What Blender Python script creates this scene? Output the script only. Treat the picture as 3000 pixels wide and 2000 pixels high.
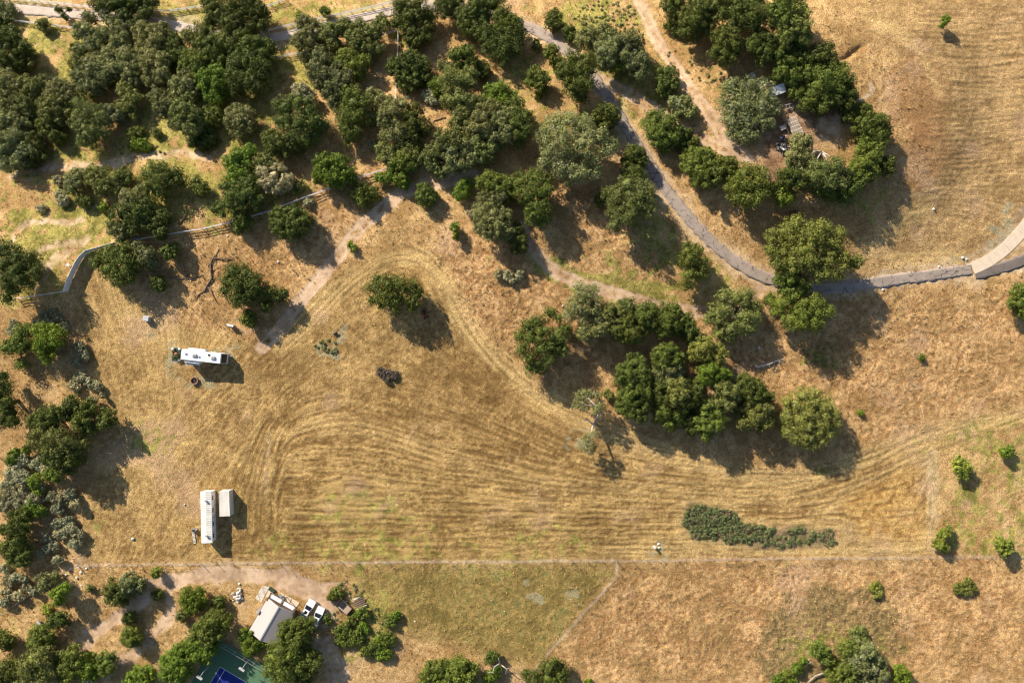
import bpy, bmesh, math, random
import numpy as np
from mathutils import Vector, Matrix
for o in list(bpy.data.objects): bpy.data.objects.remove(o)
scene = bpy.context.scene
COL = scene.collection
R = math.radians
rng = np.random.default_rng(7)
random.seed(7)

# ------------------------------------------------------------------ camera, sky, sun, exposure
HC = 178.0                                   # drone height; 12 photo pixels = 1 m on the ground
cam_d = bpy.data.cameras.new('camera'); cam_d.sensor_width = 36.0; cam_d.lens = 36.0*HC/250.0
cam_d.clip_start = 1.0; cam_d.clip_end = 12000.0
cam = bpy.data.objects.new('camera', cam_d); COL.objects.link(cam); cam.location = (0, 0, HC)
scene.camera = cam
SUN_EL = 26.0; SX, SY = -0.655, 0.755         # horizontal direction towards the sun
w = bpy.data.worlds.new('World'); scene.world = w; w.use_nodes = True
nt = w.node_tree; bg = nt.nodes['Background']
sky = nt.nodes.new('ShaderNodeTexSky'); sky.sky_type = 'NISHITA'; sky.sun_disc = False
sky.sun_elevation = R(SUN_EL); sky.sun_rotation = math.atan2(SX, SY); sky.altitude = 200
nt.links.new(sky.outputs[0], bg.inputs[0]); bg.inputs[1].default_value = 0.075
sd = bpy.data.lights.new('sun', 'SUN'); sd.energy = 5.0; sd.angle = R(0.53); sd.color = (1.0, 0.91, 0.76)
sun = bpy.data.objects.new('sun', sd); COL.objects.link(sun); sun.location = (-60, 80, 120)
ce = math.cos(R(SUN_EL))
sun.rotation_euler = Vector((-SX*ce, -SY*ce, -math.sin(R(SUN_EL)))).to_track_quat('-Z', 'Y').to_euler()
vs = scene.view_settings; vs.view_transform = 'Standard'; vs.look = 'None'; vs.gamma = 1.0
vs.use_curve_mapping = False; scene.cycles.filter_width = 1.15; vs.exposure = 0.74

# ------------------------------------------------------------------ terrain and pixel helpers
def hgt(x, y):
    x = np.asarray(x, float); y = np.asarray(y, float)
    h = 0.7*np.sin(x/38.0+0.6)*np.cos(y/31.0-0.4) + 0.5*np.sin((x+1.4*y)/47.0+1.9)
    h = h*(1-0.75*np.exp(-((x+62)**2/30**2+(y+60)**2/22**2)))     # level about the house
    d = np.sqrt(((x-77)/33.0)**2+((y-58)/33.0)**2)          # knoll at the upper right
    h = h + 3.0/(1+np.exp((d-1.0)*9.0))
    d2 = np.sqrt(((x-12)/60.0)**2+((y-22)/26.0)**2)
    h = h + 1.6*np.exp(-d2*d2*1.4)
    s = np.clip(-0.29*(x+93.7)+0.957*(y-24.4)-3.0, -60, 75)           # hillside falling away to the upper left
    h = h - 0.25*5.0*np.log1p(np.exp(s/5.0))
    # shallow wash at the upper right
    g = np.exp(-((-(x-81.5)*0.56+(y-69)*0.83)**2)/0.7**2)*np.exp(-(((x-81.5)*0.83+(y-69)*0.56)**2)/3.6**2)
    return h - 0.8*g
def wp(px, py, z=0.0):
    """photo pixel -> ground position of a point that stands z above the terrain there"""
    x, y = (px-1500.0)/12.0, (1000.0-py)/12.0
    for _ in range(6):
        k = (HC-(float(hgt(x, y))+z))/HC
        x, y = (px-1500.0)/12.0*k, (1000.0-py)/12.0*k
    return x, y
def T(c, r, x, y): return c*500.0+x/3.136, r*500.0+y/3.136     # enlarged tile -> photo pixel
def D(x, y): return x*1.27551, y*1.27551                        # overview -> photo pixel
def gz(x, y): return float(hgt(x, y))

# ------------------------------------------------------------------ objects
def link(o, parent=None):
    COL.objects.link(o)
    if parent is not None: o.parent = parent
    return o
def tag(o, label, cat, group=None, kind=None):
    if label: o['label'] = label
    if cat: o['category'] = cat
    if group: o['group'] = group
    if kind: o['kind'] = kind
    return o
def thing(name, px, py, label, cat, ang=0.0, group=None, z=0.0, dz=0.0):
    o = bpy.data.objects.new(name, None); COL.objects.link(o)
    x, y = wp(px, py, z); o.location = (x, y, gz(x, y)+dz); o.rotation_euler = (0, 0, ang)
    o.empty_display_size = 0.5
    return tag(o, label, cat, group)
def pang(dx, dy): return math.atan2(-dy, dx)
def mesh_np(name, verts, faces, mats, smooth=False):
    """faces: (n,3) or (n,4) array"""
    me = bpy.data.meshes.new(name)
    verts = np.ascontiguousarray(verts, dtype=np.float32); faces = np.ascontiguousarray(faces, dtype=np.int32)
    n, k = faces.shape
    me.vertices.add(len(verts)); me.vertices.foreach_set('co', verts.ravel())
    me.loops.add(n*k); me.loops.foreach_set('vertex_index', faces.ravel())
    me.polygons.add(n); me.polygons.foreach_set('loop_start', np.arange(0, n*k, k, dtype=np.int32))
    if smooth: me.polygons.foreach_set('use_smooth', np.ones(n, bool))
    for m in mats: me.materials.append(m)
    me.update(calc_edges=True)
    return me

# ------------------------------------------------------------------ materials
def new_mat(name):
    m = bpy.data.materials.new(name); m.use_nodes = True
    n = m.node_tree; return m, n, n.nodes['Principled BSDF'], n.nodes, n.links
def plain(name, col, rough=0.7, metal=0.0, var=0.25, scale=2.0, bump=0.0, bscale=20.0, spec=0.3):
    m, n, b, N, L = new_mat(name)
    tc = N.new('ShaderNodeTexCoord')
    ns = N.new('ShaderNodeTexNoise'); ns.inputs['Scale'].default_value = scale; ns.inputs['Detail'].default_value = 6
    L.new(tc.outputs['Object'], ns.inputs['Vector'])
    mr = N.new('ShaderNodeMapRange'); mr.inputs[1].default_value = 0.25; mr.inputs[2].default_value = 0.75
    mr.inputs[3].default_value = 1-var; mr.inputs[4].default_value = 1+var
    L.new(ns.outputs[0], mr.inputs[0])
    mx = N.new('ShaderNodeVectorMath'); mx.operation = 'SCALE'; mx.inputs[0].default_value = col
    L.new(mr.outputs[0], mx.inputs['Scale']); L.new(mx.outputs[0], b.inputs['Base Color'])
    b.inputs['Roughness'].default_value = rough; b.inputs['Metallic'].default_value = metal
    b.inputs['Specular IOR Level'].default_value = spec
    if bump:
        n2 = N.new('ShaderNodeTexNoise'); n2.inputs['Scale'].default_value = bscale; n2.inputs['Detail'].default_value = 4
        L.new(tc.outputs['Object'], n2.inputs['Vector'])
        bp = N.new('ShaderNodeBump'); bp.inputs['Strength'].default_value = bump; bp.inputs['Distance'].default_value = 0.05
        L.new(n2.outputs[0], bp.inputs['Height']); L.new(bp.outputs[0], b.inputs['Normal'])
    return m
def leaf_mat(name, col, pale=None, pf=0.0, hue=0.25):
    m, n, b, N, L = new_mat(name)
    geo = N.new('ShaderNodeNewGeometry')
    ns = N.new('ShaderNodeTexNoise'); ns.inputs['Scale'].default_value = 0.55; ns.inputs['Detail'].default_value = 3
    L.new(geo.outputs['Position'], ns.inputs['Vector'])
    mr = N.new('ShaderNodeMapRange'); mr.inputs[3].default_value = 0.55; mr.inputs[4].default_value = 1.5
    L.new(geo.outputs['Random Per Island'], mr.inputs[0])
    base = N.new('ShaderNodeMix'); base.data_type = 'RGBA'
    base.inputs['A'].default_value = (*col, 1)
    yel = (col[0]*1.55, col[1]*1.28, col[2]*1.0)
    base.inputs['B'].default_value = (*(pale or yel), 1)
    rp = N.new('ShaderNodeMapRange'); rp.inputs[1].default_value = 0.52 if pale else 0.4; rp.inputs[2].default_value = 0.72
    rp.inputs[4].default_value = pf if pale else hue*2.2
    L.new(ns.outputs[0], rp.inputs[0]); L.new(rp.outputs[0], base.inputs['Factor'])
    oi = N.new('ShaderNodeObjectInfo')
    m2 = N.new('ShaderNodeMapRange'); m2.inputs[3].default_value = 0.8; m2.inputs[4].default_value = 1.22
    L.new(oi.outputs['Random'], m2.inputs[0])
    mm = N.new('ShaderNodeMath'); mm.operation = 'MULTIPLY'; L.new(mr.outputs[0], mm.inputs[0]); L.new(m2.outputs[0], mm.inputs[1])
    wn = N.new('ShaderNodeTexWhiteNoise'); wn.noise_dimensions = '1D'; L.new(oi.outputs['Random'], wn.inputs['W'])
    hm = N.new('ShaderNodeMix'); hm.data_type = 'RGBA'; hm.inputs['A'].default_value = (0.94, 1.0, 1.0, 1); hm.inputs['B'].default_value = (1.10, 1.02, 0.88, 1); L.new(wn.outputs['Value'], hm.inputs['Factor'])
    hv = N.new('ShaderNodeVectorMath'); hv.operation = 'MULTIPLY'; L.new(base.outputs['Result'], hv.inputs[0]); L.new(hm.outputs['Result'], hv.inputs[1])
    sc = N.new('ShaderNodeVectorMath'); sc.operation = 'SCALE'
    L.new(hv.outputs[0], sc.inputs[0]); L.new(mm.outputs[0], sc.inputs['Scale'])
    L.new(sc.outputs[0], b.inputs['Base Color'])
    b.inputs['Roughness'].default_value = 0.62; b.inputs['Specular IOR Level'].default_value = 0.25
    tr = N.new('ShaderNodeBsdfTranslucent'); L.new(sc.outputs[0], tr.inputs[0])
    ms = N.new('ShaderNodeMixShader'); ms.inputs[0].default_value = 0.18
    L.new(b.outputs[0], ms.inputs[1]); L.new(tr.outputs[0], ms.inputs[2])
    L.new(ms.outputs[0], N['Material Output'].inputs['Surface'])
    return m
M = {}
LEAF = {
 'dark':   leaf_mat('leaf_dark',   (0.087, 0.112, 0.021)),
 'green':  leaf_mat('leaf_green',  (0.118, 0.152, 0.026)),
 'olive':  leaf_mat('leaf_olive',  (0.165, 0.182, 0.045), (0.26, 0.265, 0.12), 0.55),
 'grey':   leaf_mat('leaf_grey',   (0.177, 0.188, 0.064), (0.31, 0.305, 0.185), 0.75),
 'sage':   leaf_mat('leaf_sage',   (0.340, 0.320, 0.185), (0.52, 0.485, 0.33), 0.8),
 'bright': leaf_mat('leaf_bright', (0.129, 0.190, 0.021)),
 'lime':   leaf_mat('leaf_lime',   (0.22, 0.265, 0.045)),
 'pale':   leaf_mat('leaf_pale',   (0.227, 0.240, 0.086), (0.40, 0.385, 0.24), 0.85),
 'yellow': leaf_mat('leaf_yellow', (0.180, 0.195, 0.038), (0.28, 0.275, 0.09), 0.6),
 'brown':  leaf_mat('leaf_brown',  (0.17, 0.125, 0.10), (0.14, 0.17, 0.06), 0.6),
 'heath':  leaf_mat('leaf_heath',  (0.19, 0.22, 0.085), (0.30, 0.18, 0.13), 0.9),
}
M['bark'] = plain('bark', (0.11, 0.085, 0.065), 0.9, var=0.4, scale=3, bump=0.5, bscale=9)
M['deadwood'] = plain('dead_wood', (0.20, 0.14, 0.10), 0.9, var=0.45, scale=2.5, bump=0.5, bscale=9)
M['greywood'] = plain('grey_wood', (0.46, 0.41, 0.36), 0.9, var=0.4, scale=2.0, bump=0.4, bscale=9)
M['white'] = plain('white_paint', (0.80, 0.80, 0.80), 0.5, var=0.08, scale=1.5)
M['offwhite'] = plain('weathered_white', (0.74, 0.70, 0.63), 0.7, var=0.22, scale=1.2)
M['vinyl'] = plain('white_vinyl', (0.76, 0.75, 0.76), 0.45, var=0.06, scale=1.0)
M['roofmetal'] = plain('roof_metal', (0.52, 0.455, 0.43), 0.45, 0.0, var=0.07, scale=1.0, spec=0.5)
M['glass'] = plain('dark_glass', (0.012, 0.014, 0.018), 0.12, var=0.1, spec=0.6)
M['black'] = plain('black_rubber', (0.02, 0.02, 0.022), 0.8, var=0.2)
M['brownbeam'] = plain('brown_beam', (0.13, 0.09, 0.07), 0.8, var=0.25, scale=4)
M['wallcream'] = plain('cream_wall', (0.50, 0.42, 0.33), 0.85, var=0.12)
M['rust'] = plain('rusty_metal', (0.26, 0.085, 0.045), 0.85, var=0.5, scale=5)
M['redpaint'] = plain('faded_red_paint', (0.34, 0.045, 0.025), 0.7, var=0.4, scale=5)
M['grey'] = plain('grey_metal', (0.30, 0.30, 0.31), 0.6, var=0.2)
M['lightgrey'] = plain('light_grey', (0.52, 0.52, 0.53), 0.6, var=0.12)
M['wood'] = plain('timber', (0.40, 0.27, 0.17), 0.85, var=0.35, scale=3)
M['palewood'] = plain('pale_timber', (0.56, 0.44, 0.33), 0.85, var=0.3, scale=3)
M['post'] = plain('fence_post', (0.22, 0.17, 0.13), 0.9, var=0.35, scale=5)
M['stone'] = plain('stone', (0.47, 0.41, 0.35), 0.9, var=0.35, scale=3, bump=0.4, bscale=6)
M['brick'] = plain('brick', (0.36, 0.19, 0.12), 0.9, var=0.35, scale=3)
M['palestone'] = plain('pale_stone', (0.70, 0.66, 0.60), 0.9, var=0.2, scale=3)
M['mat'] = plain('dark_green_mat', (0.045, 0.075, 0.055), 0.9, var=0.4, scale=3)
M['concrete'] = plain('concrete', (0.72, 0.575, 0.43), 0.9, var=0.10, scale=0.7, bump=0.1, bscale=12)
M['concretejoint'] = plain('concrete_joint', (0.30, 0.24, 0.19), 0.9, var=0.2)
M['courtgreen'] = plain('court_green', (0.10, 0.19, 0.10), 0.8, var=0.14, scale=0.5)
M['courtblue'] = plain('court_blue', (0.015, 0.028, 0.21), 0.75, var=0.12, scale=0.6)
M['yellow'] = plain('yellow_plastic', (0.62, 0.36, 0.06), 0.6, var=0.1)
M['ash'] = plain('ash', (0.12, 0.11, 0.10), 0.95, var=0.4, scale=4)
M['teal'] = plain('pale_green_metal', (0.34, 0.40, 0.34), 0.6, var=0.12)
M['terracotta'] = plain('terracotta', (0.42, 0.14, 0.07), 0.8, var=0.2)
M['bluegrey'] = plain('blue_tarp', (0.25, 0.30, 0.40), 0.6, var=0.3)

# unit meshes shared by many pieces
def bm_mesh(name, fn, mat, smooth=False):
    bm = bmesh.new(); fn(bm); me = bpy.data.meshes.new(name); bm.to_mesh(me); bm.free(); me.materials.append(mat)
    if smooth:
        for p in me.polygons: p.use_smooth = True
    return me
_cache = {}
def unit_box(mat, bevel=0.0):
    key = ('b', mat.name, bevel)
    if key not in _cache:
        def fn(bm):
            bmesh.ops.create_cube(bm, size=1.0)
            if bevel: bmesh.ops.bevel(bm, geom=bm.edges[:], offset=bevel, segments=1, affect='EDGES')
        _cache[key] = bm_mesh('box', fn, mat)
    return _cache[key]
def unit_cyl(mat, n=10):
    key = ('c', mat.name, n)
    if key not in _cache:
        _cache[key] = bm_mesh('cylinder', lambda bm: bmesh.ops.create_cone(bm, cap_ends=True, segments=n, radius1=0.5, radius2=0.5, depth=1.0), mat)
    return _cache[key]
def unit_rock(mat, seed):
    key = ('r', mat.name, seed)
    if key not in _cache:
        def fn(bm):
            bmesh.ops.create_icosphere(bm, subdivisions=2, radius=0.5)
            rr = random.Random(seed)
            ph = [rr.uniform(0, 6) for _ in range(6)]
            for v in bm.verts:
                c = v.co
                f = 1+0.16*math.sin(5*c.x+ph[0])+0.16*math.sin(6*c.y+ph[1])+0.12*math.sin(7*c.z+ph[2])+rr.uniform(-.06, .06)
                v.co = c*f
        _cache[key] = bm_mesh('rock', fn, mat)
    return _cache[key]
def box(name, size, loc, mat, parent=None, rot=(0, 0, 0), bevel=0.0):
    o = bpy.data.objects.new(name, unit_box(mat, bevel)); o.scale = size; o.location = loc; o.rotation_euler = rot
    return link(o, parent)
def bbox(name, size, loc, mat, parent=None, rot=(0, 0, 0), bev=0.05, seg=2):
    """box with a bevel of real size"""
    def fn(bm):
        bmesh.ops.create_cube(bm, size=1.0); bmesh.ops.scale(bm, vec=size, verts=bm.verts[:])
        bmesh.ops.bevel(bm, geom=bm.edges[:], offset=bev, segments=seg, affect='EDGES')
    o = bpy.data.objects.new(name, bm_mesh(name, fn, mat)); o.location = loc; o.rotation_euler = rot
    return link(o, parent)
def cyl(name, r, h, loc, mat, parent=None, rot=(0, 0, 0), n=10):
    o = bpy.data.objects.new(name, unit_cyl(mat, n)); o.scale = (2*r, 2*r, h); o.location = loc; o.rotation_euler = rot
    return link(o, parent)
def rock(name, size, loc, mat, parent=None, seed=0):
    o = bpy.data.objects.new(name, unit_rock(mat, seed % 5)); o.scale = size; o.location = loc
    o.rotation_euler = (0, 0, (seed*1.7) % 6.28)
    return link(o, parent)
def tube_bm(bm, pts, rads, n=6):
    rings = []
    for i, (p, r) in enumerate(zip(pts, rads)):
        p = Vector(p); a = Vector(pts[max(0, i-1)]); b = Vector(pts[min(len(pts)-1, i+1)])
        t = (b-a).normalized(); u = t.cross(Vector((0.13, 0.2, 1)))
        if u.length < 1e-3: u = t.cross(Vector((1, 0, 0)))
        u.normalize(); v = t.cross(u)
        rings.append([bm.verts.new(p+(u*math.cos(6.2832*k/n)+v*math.sin(6.2832*k/n))*r) for k in range(n)])
    for A, B in zip(rings[:-1], rings[1:]):
        for k in range(n): bm.faces.new((A[k], A[(k+1) % n], B[(k+1) % n], B[k]))
    bm.faces.new(rings[0][::-1]); bm.faces.new(rings[-1])
def tubes(name, lst, mat, parent=None, n=6, smooth=True):
    bm = bmesh.new()
    for pts, rads in lst: tube_bm(bm, pts, rads, n)
    bmesh.ops.recalc_face_normals(bm, faces=bm.faces[:])
    me = bpy.data.meshes.new(name); bm.to_mesh(me); bm.free(); me.materials.append(mat)
    if smooth:
        for p in me.polygons: p.use_smooth = True
    return link(bpy.data.objects.new(name, me), parent)
def poly(name, verts, faces, mat, parent=None):
    me = bpy.data.meshes.new(name); me.from_pydata([tuple(v) for v in verts], [], faces); me.materials.append(mat); me.update()
    bm = bmesh.new(); bm.from_mesh(me); bmesh.ops.recalc_face_normals(bm, faces=bm.faces[:]); bm.to_mesh(me); bm.free()
    return link(bpy.data.objects.new(name, me), parent)
def catmull(pts, step):
    """resample a polyline of (x,y) smoothly, about every `step`"""
    P = [np.array(p, float) for p in pts]; P = [2*P[0]-P[1]]+P+[2*P[-1]-P[-2]]
    out = []
    for i in range(1, len(P)-2):
        p0, p1, p2, p3 = P[i-1:i+3]
        n = max(1, int(round(np.linalg.norm(p2-p1)/step)))
        for k in range(n):
            t = k/n
            out.append(0.5*((2*p1)+(-p0+p2)*t+(2*p0-5*p1+4*p2-p3)*t*t+(-p0+3*p1-3*p2+p3)*t**3))
    out.append(P[-2]); return np.array(out)

# ------------------------------------------------------------------ ground: one sheet, fine inside the view, coarse to the horizon
ST = 0.33
fx = np.arange(-138.0, 129.01, ST); fy = np.arange(-87.6, 95.01, ST)
NX, NY = len(fx), len(fy)
X, Y = np.meshgrid(fx, fy)
H0 = hgt(X, Y)
PX = 1500+12*X*HC/(HC-H0); PY = 1000-12*Y*HC/(HC-H0)
def noise(wl, seed):
    r = np.random.default_rng(seed).standard_normal((NY, NX))
    ky = np.fft.fftfreq(NY, ST)[:, None]; kx = np.fft.rfftfreq(NX, ST)[None, :]
    k = np.sqrt(kx*kx+ky*ky)*wl
    f = np.fft.irfft2(np.fft.rfft2(r)*np.exp(-k**2*0.9), s=(NY, NX))
    return (f-f.mean())/f.std()
def band(wl, seed):
    r = np.random.default_rng(seed).standard_normal((NY, NX))
    ky = np.fft.fftfreq(NY, ST)[:, None]; kx = np.fft.rfftfreq(NX, ST)[None, :]
    k = np.sqrt(kx*kx+ky*ky)*wl
    f = np.fft.irfft2(np.fft.rfft2(r)*k**3*np.exp(-k**2*1.5), s=(NY, NX))
    return f/f.std()
def blur(a, m):
    ky = np.fft.fftfreq(NY, ST)[:, None]; kx = np.fft.rfftfreq(NX, ST)[None, :]
    return np.fft.irfft2(np.fft.rfft2(a)*np.exp(-2*(math.pi*m)**2*(kx*kx+ky*ky)), s=(NY, NX))
def sm(a, lo, hi):
    t = np.clip((a-lo)/(hi-lo), 0, 1); return t*t*(3-2*t)
WX = noise(5, 1)*9+noise(14, 2)*10; WY = noise(5, 3)*9+noise(14, 4)*10      # wobble of zone borders (photo pixels)
def win(x0, x1, y0, y1):
    j0 = np.searchsorted(fx, (x0-1500)/12.0-13); j1 = np.searchsorted(fx, (x1-1500)/12.0+3)
    i0 = np.searchsorted(fy, (1000-y1)/12.0-3); i1 = np.searchsorted(fy, (1000-y0)/12.0+9)
    return slice(max(i0, 0), max(i1, 0)), slice(max(j0, 0), max(j1, 0))
def pmask(pts, soft=1.0, wob=1.0):
    """soft mask of a polygon given in photo pixels"""
    q = np.array(pts, float)
    W = win(q[:, 0].min()-60, q[:, 0].max()+60, q[:, 1].min()-60, q[:, 1].max()+60)
    x = PX[W]+WX[W]*wob; y = PY[W]+WY[W]*wob
    ins = np.zeros(x.shape, bool)
    for (x0, y0), (x1, y1) in zip(q, np.roll(q, -1, 0)):
        if y0 == y1: continue
        ins ^= ((y0 > y) != (y1 > y)) & (x < (x1-x0)*(y-y0)/(y1-y0)+x0)
    full = np.zeros((NY, NX)); full[W] = ins
    return np.clip(blur(full, soft), 0, 1)
def dist(pts, wob=0.0, reach=110.0):
    q = np.array(pts, float)
    d = np.full((NY, NX), 1e6)
    for (x0, y0), (x1, y1) in zip(q[:-1], q[1:]):
        W = win(min(x0, x1)-reach, max(x0, x1)+reach, min(y0, y1)-reach, max(y0, y1)+reach)
        x = PX[W]+WX[W]*wob; y = PY[W]+WY[W]*wob
        dx, dy = x1-x0, y1-y0; L = dx*dx+dy*dy+1e-9
        t = np.clip(((x-x0)*dx+(y-y0)*dy)/L, 0, 1)
        d[W] = np.minimum(d[W], np.hypot(x-x0-t*dx, y-y0-t*dy))
    return d/12.0                                                # metres
def stroke(pts, half, soft=0.5, wob=0.3):
    return 1-sm(dist(catmull(pts, 30), wob), half-soft, half+soft)
def blob(cx, cy, rx, ry=None, wob=1.0):
    ry = ry or rx
    return 1-sm(np.hypot((PX+WX*wob-cx)/rx, (PY+WY*wob-cy)/ry), 0.55, 1.1)
DD = lambda lst: [D(*p) for p in lst]

# roads laid as ribbons further down; their centre lines are needed here too
ROAD_TOP = [(-140, 12), (-30, 20), (60, 28), (160, 36), (290, 48), (430, 64), (548, 84), (680, 112), (800, 112), (900, 90), (1073, 50), (1165, 30), (1230, 20)]
ROAD_ASPH = [(1230, 20), (1310, 18), (1400, 30), (1480, 55)]+DD([(1205, 60), (1240, 75), (1290, 108), (1345, 155), (1385, 208), (1420, 265), (1455, 320), (1490, 375), (1530, 435), (1580, 497), (1640, 560), (1700, 608), (1770, 642), (1850, 660), (1940, 659), (2030, 646), (2130, 633), (2232, 619)])
ROAD_CONC = DD([(2234, 616), (2264, 602), (2295, 582), (2325, 555), (2352, 524), (2385, 480), (2415, 435)])
ROAD_DARK = DD([(2240, 629), (2290, 619), (2352, 598), (2420, 570)])

mown1 = pmask(DD([(165, 690), (215, 590), (330, 690), (430, 745), (560, 790), (640, 760), (700, 690), (800, 615), (880, 568), (960, 565), (1030, 630), (1070, 740), (1180, 860), (1400, 990), (1600, 1055), (1800, 1085), (1950, 1050), (2100, 1000), (2380, 940), (2380, 985), (2200, 1015), (2142, 1050), (2146, 1274), (1500, 1279), (190, 1292), (200, 1150), (270, 1000), (220, 850)]), 0.5, 0.25)
mown2 = pmask(DD([(1850, -20), (2400, -20), (2400, 480), (2230, 600), (2060, 590), (1990, 500), (2080, 430), (2150, 340), (2110, 200), (2000, 95), (1930, 20)]), 1.2, 0.6)
island = pmask(DD([(1563, 1190), (1590, 1150), (1690, 1172), (1705, 1200), (1800, 1208), (1925, 1215), (1918, 1248), (1780, 1260), (1580, 1240)]), 0.6, 0.3)
mown = np.clip(mown1+mown2, 0, 1)*(1-island)

# mowing direction, from guide lines followed by the swaths
GUIDES = [[(560, 1280), (1000, 1272), (1400, 1267), (2140, 1264)], [(640, 1215), (1000, 1215), (1500, 1215)], [(640, 1150), (900, 1162), (1200, 1178), (1540, 1185)],
 [(650, 1085), (860, 1100), (1050, 1130), (1300, 1150), (1560, 1150)], [(720, 990), (784, 976), (862, 988), (980, 1035), (1176, 1090), (1400, 1120), (1600, 1130)],
 [(800, 920), (980, 960), (1176, 1025), (1400, 1100), (1568, 1135), (1800, 1138), (1950, 1100), (2100, 1040), (2380, 955)],
 [(960, 575), (1030, 640), (1070, 740), (1150, 840), (1250, 920), (1420, 1005), (1600, 1065), (1800, 1090), (1960, 1060), (2110, 1005), (2380, 945)],
 [(600, 810), (700, 705), (780, 640), (870, 582), (930, 570), (960, 590)], [(620, 860), (700, 790), (780, 690), (860, 630), (930, 615), (985, 660), (1020, 760), (1110, 880), (1250, 980)],
 [(170, 700), (210, 800), (240, 950), (250, 1100)], [(230, 640), (280, 800), (310, 950), (300, 1100)], [(560, 900), (470, 980), (400, 1060), (330, 1180)], [(620, 920), (560, 1000), (500, 1080), (450, 1160)],
 [(600, 1050), (590, 1120), (585, 1250)], [(625, 1060), (615, 1130), (612, 1230)],
 [(2000, 30), (2380, 10)], [(2060, 110), (2200, 100), (2380, 85)], [(2150, 230), (2380, 205)], [(2170, 330), (2380, 305)], [(2140, 430), (2380, 400)],
 [(2100, 520), (2200, 500), (2300, 560)], [(2060, 560), (2180, 545), (2260, 590)], [(1930, 60), (2050, 130), (2140, 230)],
 [(2140, 1050), (2138, 1150), (2140, 1255)], [(1900, 1170), (2000, 1100), (2120, 1050)], [(1920, 1180), (2000, 1235), (2100, 1235)]]
gp, gv = [], []
for g in GUIDES:
    c = catmull(DD(g), 40); d = np.gradient(c, axis=0)
    a = np.arctan2(-d[:, 1], d[:, 0]); gp.append(c); gv.append(np.stack([np.cos(2*a), np.sin(2*a)], 1))
gp = np.concatenate(gp); gv = np.concatenate(gv)
cs = 10                                                       # coarse grid, then enlarged
cpx, cpy = PX[::cs, ::cs], PY[::cs, ::cs]
d2 = (cpx[..., None]-gp[:, 0])**2+(cpy[..., None]-gp[:, 1])**2+900
wt = 1/d2**1.6
c2 = (wt*gv[:, 0]).sum(-1)/wt.sum(-1); s2 = (wt*gv[:, 1]).sum(-1)/wt.sum(-1)
ii = np.minimum(np.arange(NY)//cs, c2.shape[0]-1); jj = np.minimum(np.arange(NX)//cs, c2.shape[1]-1)
C2 = blur(c2[np.ix_(ii, jj)], 2.0); S2 = blur(s2[np.ix_(ii, jj)], 2.0)
TH = 0.5*np.arctan2(S2, C2)+noise(9, 5)*0.04
VX, VY = np.cos(TH), np.sin(TH)
def lic(src, n):
    acc = src.copy(); cnt = 1
    I, J = np.meshgrid(np.arange(NY, dtype=float), np.arange(NX, dtype=float), indexing='ij')
    for sgn in (1, -1):
        i, j = I.copy(), J.copy(); vx, vy = VX*sgn, VY*sgn
        for k in range(n):
            i = np.clip(i+vy, 0, NY-1); j = np.clip(j+vx, 0, NX-1)
            a = (i+0.5).astype(int); b = (j+0.5).astype(int); a = np.minimum(a, NY-1); b = np.minimum(b, NX-1)
            acc += src[a, b]; cnt += 1
            ux, uy = VX[a, b], VY[a, b]; f = np.where(ux*vx+uy*vy < 0, -1.0, 1.0); vx, vy = ux*f, uy*f
    return acc/cnt
def norm(a): return (a-a.mean())/a.std()
SW = norm(lic(band(1.45, 11), 34)); SW2 = norm(lic(noise(0.7, 12), 5))
n_sw = norm(lic(noise(2.6, 13), 30))
stm = 0.34+0.66*np.clip(pmask(DD([(600, 960), (850, 945), (1180, 990), (1420, 1005), (1700, 1080), (1950, 1040), (2380, 930), (2380, 1000), (2140, 1060), (2140, 1290), (560, 1300), (585, 1040)]), 6, 1)+pmask(DD([(2000, 0), (2400, 0), (2400, 480), (2200, 600), (2120, 450)]), 6, 1)*0.75, 0, 1)
SWATH = np.clip(0.85*np.tanh(1.1*SW)+0.6*SW2+0.2*n_sw, -2.4, 2.4)*stm

n_big, n_mid, n_small = noise(24, 21), noise(6, 22), noise(1.7, 23)
n_f1, n_f2, n_g, n_g2 = noise(0.8, 24), noise(0.75, 25), noise(10, 26), noise(2.4, 27)

# ---- cover masks
dirt = np.zeros((NY, NX)); green = np.zeros((NY, NX)); sagec = np.zeros((NY, NX)); pale = np.zeros((NY, NX)); orange = np.zeros((NY, NX))
def mx(a, b): return np.maximum(a, b)
def ruts(pts, gauge=1.7, wr=0.55, centre=0.35, wob=0.12):
    d = dist(catmull(DD(pts), 30), wob)
    r = (1-sm(np.abs(d-gauge/2), wr*0.5, wr*1.2))
    return r, (1-sm(d, gauge/2, gauge/2+1.6))
for pts, ga, k in (([(1462, -10), (1485, 40), (1512, 92), (1545, 145), (1580, 195), (1615, 240), (1640, 285), (1668, 330), (1710, 358)], 1.8, 1.0),
                ([(1385, 185), (1440, 212), (1490, 240), (1540, 275), (1590, 310), (1650, 340), (1720, 362)], 1.8, 0.85),
                ([(1200, 520), (1222, 565), (1260, 610), (1320, 645), (1390, 668), (1460, 690), (1530, 708), (1620, 716), (1700, 700), (1745, 665)], 1.9, 1.1),
                ([(1090, 405), (1010, 420), (935, 440), (880, 478), (830, 520), (780, 585), (730, 645), (680, 705), (635, 765), (600, 800)], 2.1, 1.05)):
    r, wd = ruts(pts, ga); dirt = mx(dirt, mx(r, wd*0.62)*k)
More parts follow.
